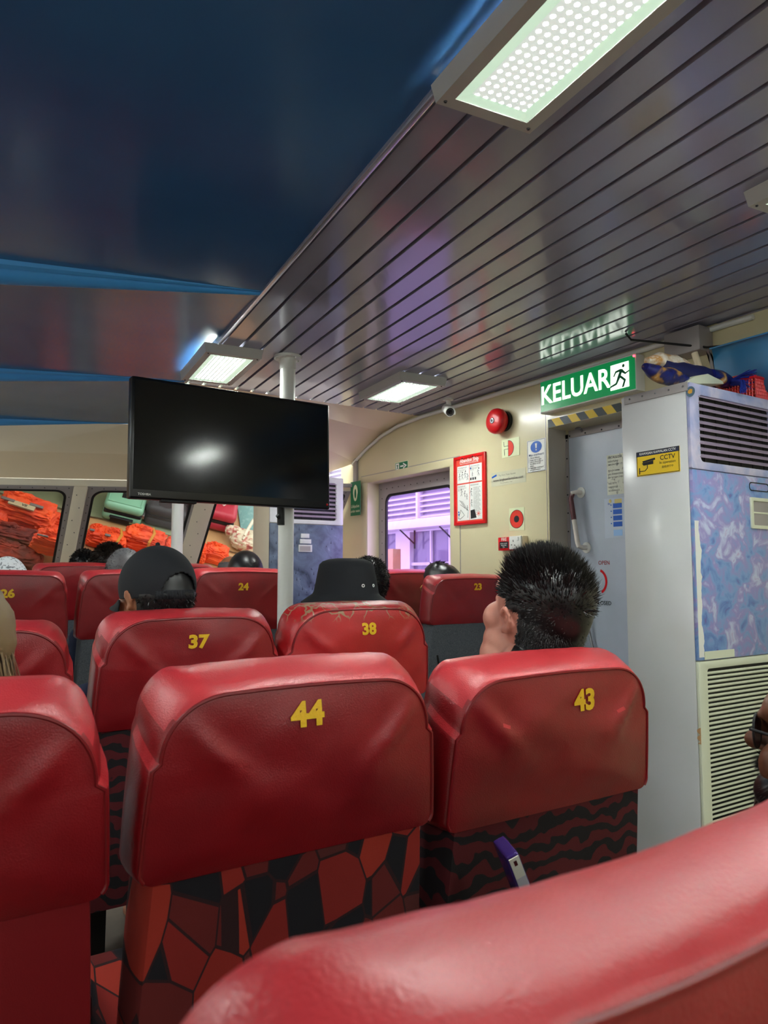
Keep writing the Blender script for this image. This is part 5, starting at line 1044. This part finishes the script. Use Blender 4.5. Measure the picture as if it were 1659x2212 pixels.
roll([pp(1398, 780), pp(1420, 779), pp(1455, 788), pp(1500, 805), pp(1545, 822)], [.012, .028, .030, .026, .018], 'gold_band', goldm)
roll([pp(1394, 792, 1.53), pp(1415, 806, 1.53), pp(1450, 815, 1.53), pp(1480, 822, 1.53)], [.014, .028, .030, .018], 'lower_roll', bagm)
roll([pp(1430, 796, 1.55), pp(1480, 806, 1.55), pp(1530, 815, 1.55), pp(1575, 825, 1.54)], [.028, .034, .032, .024], 'main_roll', mat('navy_cloth', (20, 24, 80), .6))
roll([pp(1535, 812, 1.53), pp(1560, 820, 1.53), pp(1580, 826, 1.53)], [.026, .028, .016], 'knot', bagm)
k = MB(); rng = random.Random(8)
for _ in range(150):
    a_ = pp(1578, 826, 1.52)+V((rng.uniform(-.004, .004), 0, rng.uniform(-.012, .01)))
    if rng.random() < .55: e_ = pp(rng.uniform(1598, 1612), rng.uniform(838, 850), 1.415); m_ = lerp(a_, e_, .55)+V((0, -.02, .012))
    else: e_ = pp(rng.uniform(1612, 1642), rng.uniform(798, 842), 1.45); m_ = lerp(a_, e_, .5)+V((0, 0, .008))
    k.tube([a_, m_, e_], .0012, 4)
k.obj('tassel', mat('royal_blue_thread', (24, 44, 150), .7), bg, smooth=True)
k = MB().prism([pp(1478, 829, 1.50), pp(1500, 812, 1.50), pp(1530, 807, 1.50), pp(1560, 822, 1.50), pp(1565, 829, 1.50)], (0, .08, 0)); tag(k.obj('cover_plate', M['accream'], None, bev=.003, origin=pp(1520, 826, 1.5)), 'cream plastic cover lying under the patterned bag', 'cover')
# phone tucked in the seat pocket in front
ph = onY(1120, 1880, .86)
t = thing('power_bank', ph, 'purple and silver gadget sticking up behind the near red seat', 'power bank')
up_ = V((-.42, .0, .9)).normalized(); sd = V((.9, -.35, .35)).normalized(); sd = (sd-up_*sd.dot(up_)).normalized(); nn_ = up_.cross(sd)
c_ = onY(1106, 1848, .86)
MB().obox(c_-up_*.13-sd*.010, sd*.021, up_*.13, nn_*.055).obj('body', mat('purple_case', (60, 40, 110), .2, .3), t, bev=.004, seg=3)
MB().obox(c_-up_*.13-sd*.0075-nn_*.0012, sd*.0165, up_*.126, nn_*.002).obj('silver_side', mat('silver_side', (188, 186, 192), .3, .2), t, bev=.001)
MB().obox(c_-up_*.038-sd*.0074-nn_*.0018, sd*.0162, up_*.034, nn_*.002).obj('pale_end', mat('ivory_end', (216, 214, 196), .4), t)
MB().obox(c_-up_*.017-sd*.002-nn_*.0024, sd*.005, up_*.008, nn_*.002).obj('port', mat('maroon_port', (70, 20, 20), .4), t)
# ------------------------------------------------------------------ luggage reflected in the front windows, built as solid stand-ins beyond them
DPN = V((-.03, -.75, .66)).normalized(); DPP = V((1.2, 6.05, EYE+.0))
def dk(x, y, lift=0): return onP(x, y, DPP, DPN) + DPN*lift
dA = (dk(400, 1170)-dk(100, 1100)); dA = (dA-DPN*dA.dot(DPN)).normalized(); dB = DPN.cross(dA).normalized()
print('deck', dA, dB, dk(0, 1070), dk(580, 1230))
deck = thing('reflected_luggage_deck', dk(300, 1300), 'made-up sloping tan and sage deck for the luggage reflected in the front windows', 'deck')  # invented deck; carries the mirror image of the luggage as real objects
O_ = dk(250, 1180)
MB().obox(O_-dA*5-dB*1.6-DPN*.06, dA*6.45, dB*4.5, DPN*.06).obj('tan_board', M['tan'], deck)
s0, s1 = dk(0, 1069), dk(420, 1174); sA = (s1-s0).normalized(); sB = DPN.cross(sA).normalized()
MB().obox(s0-sA*4+DPN*.001, sA*(4+(dk(440, 1179)-s0).length), sB*2.5, DPN*.012).obj('sage_mat', M['sage'], deck)
MB().prism([dk(520, 1150, .002), dk(640, 1205, .002), dk(650, 1030, .002), dk(500, 1010, .002)], DPN*.012).obj('teal_panel', M['teal'], deck)
lc = MB(); rng = random.Random(2); ps = [s0-sA*2+sA*(.06*q)+sB*rng.uniform(-.006, .006)+DPN*.014 for q in range(110)]; lc.tube(ps, .005, 5); lc.obj('lashing_line', mat('frayed_cord', (90, 70, 48), .9), deck)
BOX_N = 0
def jacket(x, y, w, h, rot, label, dark=False, th=.15, patches=1, strap=False, lift=.0, text=None, seed=1):
    c = dk(x, y, th/2+lift); A = dA*cos(rot)+dB*sin(rot); B = DPN.cross(A).normalized()
    m = M['orangeD' if dark else 'orange']; t = thing('life_jacket', c-DPN*th/2, label, 'life jacket', 'life jackets reflected in the front windows')
    soft(c-DPN*th*.18, A, B, DPN, w, h, th*.72, seed, .10, 64, 44, .42).obj('lower_panel', m, t, smooth=True)
    soft(c+DPN*th*.16+B*h*.02, A, B, DPN, w*.93, h*.86, th*.62, seed+9, .14, 64, 44, .45).obj('upper_panel', m, t, smooth=True)
    cl = soft(c+DPN*th*.36+B*h*.22-A*w*.1, A, B, DPN, w*.5, h*.34, th*.4, seed+5, .25, 30, 20, .7); cl.obj('collar', m, t, smooth=True)
    for q in range(patches):
        o = c+DPN*(th*.50)+A*w*(-.28+.45*q)-B*h*(.22-.1*q); k = MB()
        k.obox(o-A*w*.11-B*h*.05, A*w*.22, B*h*.11, DPN*.012); k.obj('reflective_patch', M['patch'], t, bev=.003)
    if strap:
        k = MB(); x_ = rngj.uniform(-.2, .2)*w
        k.tube([c+A*x_-B*h*.52-DPN*th*.2, c+A*x_-B*h*.42+DPN*th*.36, c+A*(x_+.02)+DPN*th*.52, c+A*x_+B*h*.42+DPN*th*.36, c+A*x_+B*h*.52-DPN*th*.2], .012, 6); k.obj('strap', M['strap'], t, smooth=True)
    if text:
        k = MB().obox(c+DPN*th*.47-A*w*.25-B*h*.36, A*w*.42, B*h*.2, DPN*.012); k.obj('white_label', mat('stained_label', (176, 160, 128), .6), t)
        MB().text(text, h*.15, c+DPN*(th*.47+.014)-A*w*.0-B*h*.26, A, B, bold=.02).obj('lettering', M['ink'], t, wn=False)
    return t
rngj = random.Random(6)
PXM = lambda p: p/1600*6.1      # photo pixels to metres at the deck's distance
jacket(20, 1215, PXM(120), PXM(60), -.1, 'dark shaded life jacket lowest at the left edge, reflected in the window', True, seed=1)
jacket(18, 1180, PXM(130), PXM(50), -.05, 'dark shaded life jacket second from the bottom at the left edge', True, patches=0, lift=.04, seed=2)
jacket(88, 1160, PXM(70), PXM(50), 0, 'orange life jacket behind the labelled one in the left window', seed=3, patches=0)
jacket(132, 1146, PXM(56), PXM(30), -.1, 'orange life jacket topmost right in the left window', seed=4, patches=0)
jacket(128, 1165, PXM(62), PXM(36), 0, 'orange life jacket second from the top right in the left window', seed=5, patches=0)
jacket(120, 1210, PXM(90), PXM(52), .05, 'orange life jacket with grey patch low right in the left window', lift=.12, seed=6)
jacket(52, 1138, PXM(118), PXM(62), -.12, 'large rumpled orange life jacket with lettered label in the left window', lift=.08, patches=2, text='VII', th=.2, seed=7)
jacket(-20, 1150, PXM(60), PXM(60), .1, 'orange life jacket cut by the left edge of the picture', lift=.05, seed=8)
jacket(208, 1170, PXM(44), PXM(46), 0, 'orange life jacket left of the tan strap in the middle window', seed=9)
jacket(243, 1185, PXM(52), PXM(52), -.03, 'orange life jacket with a grey patch above the brown-haired head', seed=10, lift=.02, strap=True)
jacket(306, 1185, PXM(92), PXM(52), -.04, 'wide orange life jacket tied with ochre cord right of centre in the middle window', patches=0, seed=11, th=.2, strap=True)
jacket(372, 1196, PXM(46), PXM(50), -.06, 'orange life jacket beside the thin pole in the middle window', patches=0, seed=12)
jacket(428, 1206, PXM(26), PXM(46), .1, 'narrow orange life jacket right of the slanting post', patches=0, seed=13)
jacket(462, 1208, PXM(58), PXM(44), -.06, 'orange life jacket with black lettering left of the balding head', patches=0, seed=14)
jacket(585, 1232, PXM(40), PXM(40), 0, 'orange life jacket peeking right of the combed black hair', patches=0, seed=15)
jacket(300, 1235, PXM(200), PXM(40), 0, 'orange life jacket hidden behind the row of heads', patches=0, seed=16)
jacket(110, 1240, PXM(90), PXM(26), 0, 'bright orange life jacket resting just over the foremost seats', patches=1, seed=17, lift=.25)
def suitcase(x0p, x1p, y, h, th, label, m, parts=True, arrow=False, seed=0, rot=0.0):
    a, b2 = dk(x0p, y), dk(x1p, y+(x1p-x0p)*.24); w = (b2-a).length; A = (b2-a).normalized(); B = DPN.cross(A).normalized(); t = thing('suitcase', a, label, 'suitcase')
    o = a+DPN*.014
    MB().obox(o, A*w, B*h, DPN*th*.46).obj('lower_shell', m, t, bev=min(.05, th*.2), seg=4); MB().obox(o+DPN*th*.54, A*w, B*h, DPN*th*.46).obj('upper_shell', m, t, bev=min(.05, th*.2), seg=4)
    MB().obox(o+DPN*th*.43+A*.008+B*.008, A*(w-.016), B*(h-.016), DPN*th*.14).obj('zip_band', M['black'], t, bev=.006)
    if parts:
        MB().obox(o+A*w*.2-B*.02+DPN*th*.30, A*w*.6, B*.03, DPN*th*.07).obj('carry_handle', M['black'], t, bev=.006)
        MB().obox(o+A*w*.22-B*.006+DPN*th*.03, A*w*.5, B*.02, DPN*th*.26).obj('handle_recess', M['black'], t, bev=.02, seg=3)
        MB().obox(o+A*w*.38+B*h*.35+DPN*(th-.002), A*w*.17, B*h*.2, DPN*.008).obj('badge', M['black'], t, bev=.003)
        MB().ring([o+DPN*th+A*w*u_+B*h*v_ for u_, v_ in ((.07, .1), (.93, .1), (.93, .92), (.07, .92))], [o+DPN*th+A*w*u_+B*h*v_ for u_, v_ in ((.1, .14), (.9, .14), (.9, .88), (.1, .88))], DPN*.006).obj('moulded_ridge', m, t, bev=.002)
        k = MB().obox(o+A*(w-.005)+B*h*.1+DPN*th*.42, A*.02, B*h*.16, DPN*th*.2); k.obj('lock', M['metal'], t, bev=.003)
        for q in (0, 1):
            MB().tube([o+A*(w+.0)+B*(h-.05)+DPN*th*(.15+.7*q), o+A*(w+.04)+B*(h-.05)+DPN*th*(.15+.7*q)], .03, 12).obj('wheel', M['black'], t, smooth=True)
    return t, o, A, B, w
suitcase(216, 300, 1124, .30, .20, 'mint green hard suitcase with black handle in the middle window', M['mint'])
suitcase(133, 165, 1096, .25, .16, 'second reflection of the mint green suitcase in the left window', M['mint'])  # doubled mirror image of the mint case, built as a small suitcase
suitcase(306, 392, 1136, .40, .22, 'charcoal suitcase behind the lower edge of the television', M['darkcase'], parts=False)
t, o, A, B, w = suitcase(428, 498, 1143, .42, .22, 'rose red suitcase with an arrow outline and green sticker right of the slanting post', M['redcase'], parts=False)
def rs(u, v): return dk(u, v, .252)
o_ = [(476, 1106), (464, 1116), (469, 1116), (465, 1126), (459, 1126), (468, 1136), (477, 1130), (472, 1129), (476, 1118), (482, 1118)]
MB().tube([rs(*p) for p in o_]+[rs(*o_[0])], .004, 6).obj('arrow_outline', M['whiteink'], t, smooth=True)
g_ = rs(489, 1126); MB().prism([g_+dA*.036*cos(q*pi/12)+dB*.036*sin(q*pi/12) for q in range(24)], DPN*.003).obj('round_sticker', mat('lime_sticker', (168, 178, 84), .5), t)
MB().text('PAZ', .03, g_+DPN*.004, dA, dB, bold=.02).obj('sticker_lettering', M['ink'], t, wn=False)
suitcase(392, 404, 1150, .5, .25, 'dark red suitcase edge between the thin pole and the slanting post', M['redcase'], parts=False)
struct(MB().box((-2.5, 5.75, ZC+.12), (2.8, 7.1, ZC+.18)).obj('trim_23', M['post']))  # roof slab added only to cut sky light on the deck below
# floral tote
flm = mural('floral_canvas', [(206, 196, 170), (214, 206, 182), (210, 200, 176), (180, 84, 84), (70, 66, 60)], 22, .2, .7)
tb = thing('tote_bag', dk(540, 1215), 'pale floral tote bag with looped handles in the right front window', 'bag')
soft(dk(535, 1182, .08), dA, dB, DPN, PXM(96), PXM(58), .16, 21, .10, 40, 26, .6).obj('bag_body', flm, tb, smooth=True)
soft(dk(498, 1165, .10), dA, dB, DPN, PXM(40), PXM(26), .10, 23, .1).obj('folded_flap', flm, tb, smooth=True)
k = MB()
for off in (0, .05): k.tube([dk(512, 1196, .18+off), dk(528, 1170, .22+off), dk(545, 1156, .24+off), dk(560, 1162, .24+off), dk(570, 1180, .22+off)], .011, 8)
k.objs('handle', mat('cream_webbing', (206, 200, 180), .7), tb, smooth=True)
soft(dk(556, 1176, .18), dA, dB, DPN, PXM(26), PXM(22), .06, 25, .05).obj('side_pocket', flm, tb, smooth=True)
# ------------------------------------------------------------------ terminal building seen through the violet window
BX = 7.0; tb_ = thing('terminal_building', (BX, 9.5, -.3), 'pale terminal building with louvred upper wall outside the window', 'building')
wm = mat('pale_render', (214, 208, 216), .7); q = lambda x, y: onX(x, y, BX)
zt_ = q(845, 1135).z; k = MB().box((BX+.1, 4, zt_), (BX+.2, 20, zt_+3)); k.obj('upper_wall', mat('grey_lilac_wall', (158, 150, 170), .7), tb_)
k = MB(); z = zt_+.08
while z < zt_+2.2: k.obox((BX+.02, 4, z), (0, 16, 0), (.09, 0, .05), (0, 0, .012)); z += .085
k.obj('louvres', wm, tb_); k = MB()
y = 4.5
while y < 20: k.box((BX-.02, y, zt_), (BX+.1, y+.05, zt_+2.4)); y += 1.05
k.objs('louvre_post', wm, tb_)
MB().box((BX-.4, 4, zt_-.12), (BX+.1, 20, zt_+.02)).obj('canopy_beam', wm, tb_, bev=.01)
k = MB(); y = 4.2; glass = MB(); wz0, wz1 = -.2, q(880, 1150).z
while y < 20: k.box((BX, y, -.3), (BX+.15, y+.42, zt_)); glass.box((BX+.08, y+.42, -.3), (BX+.1, y+1.45, wz1)); k.box((BX, y+.42, wz1), (BX+.15, y+1.45, zt_)); k.box((BX+.03, y+.9, -.3), (BX+.07, y+.94, wz1)); k.box((BX+.03, y+.42, wz1-.55), (BX+.07, y+1.45, wz1-.5)); y += 1.45
k.objs('pillar', wm, tb_); glass.objs('window_pane', mat('hazy_pane', (120, 112, 140), .15), tb_)
k = MB(); y = 4.6
while y < 20: k.tube([(BX-.3, y, zt_-.12), (BX-.0, y, zt_-.35)], .012, 6); k.tube([(BX-.01, y, zt_-.12), (BX-.01, y, zt_-.42)], .015, 6); y += 1.05
k.objs('canopy_bracket', M['darkmetal'], tb_)
pm = MB().box((BX-.5, 9.75, -.3), (BX-.35, 9.9, q(880, 1188).z)); tag(pm.obj('timber_pile', M['tan'], None, origin=(BX-.4, 9.8, -.3)), 'tan timber pile on the quay outside the violet window', 'pile')
tag(MB().box((XW+.6, 3, -.5), (14, 22, -.3)).obj('quay', mat('quay_concrete', (150, 148, 150), .8), None), 'pale concrete quay outside the violet window', 'quay')
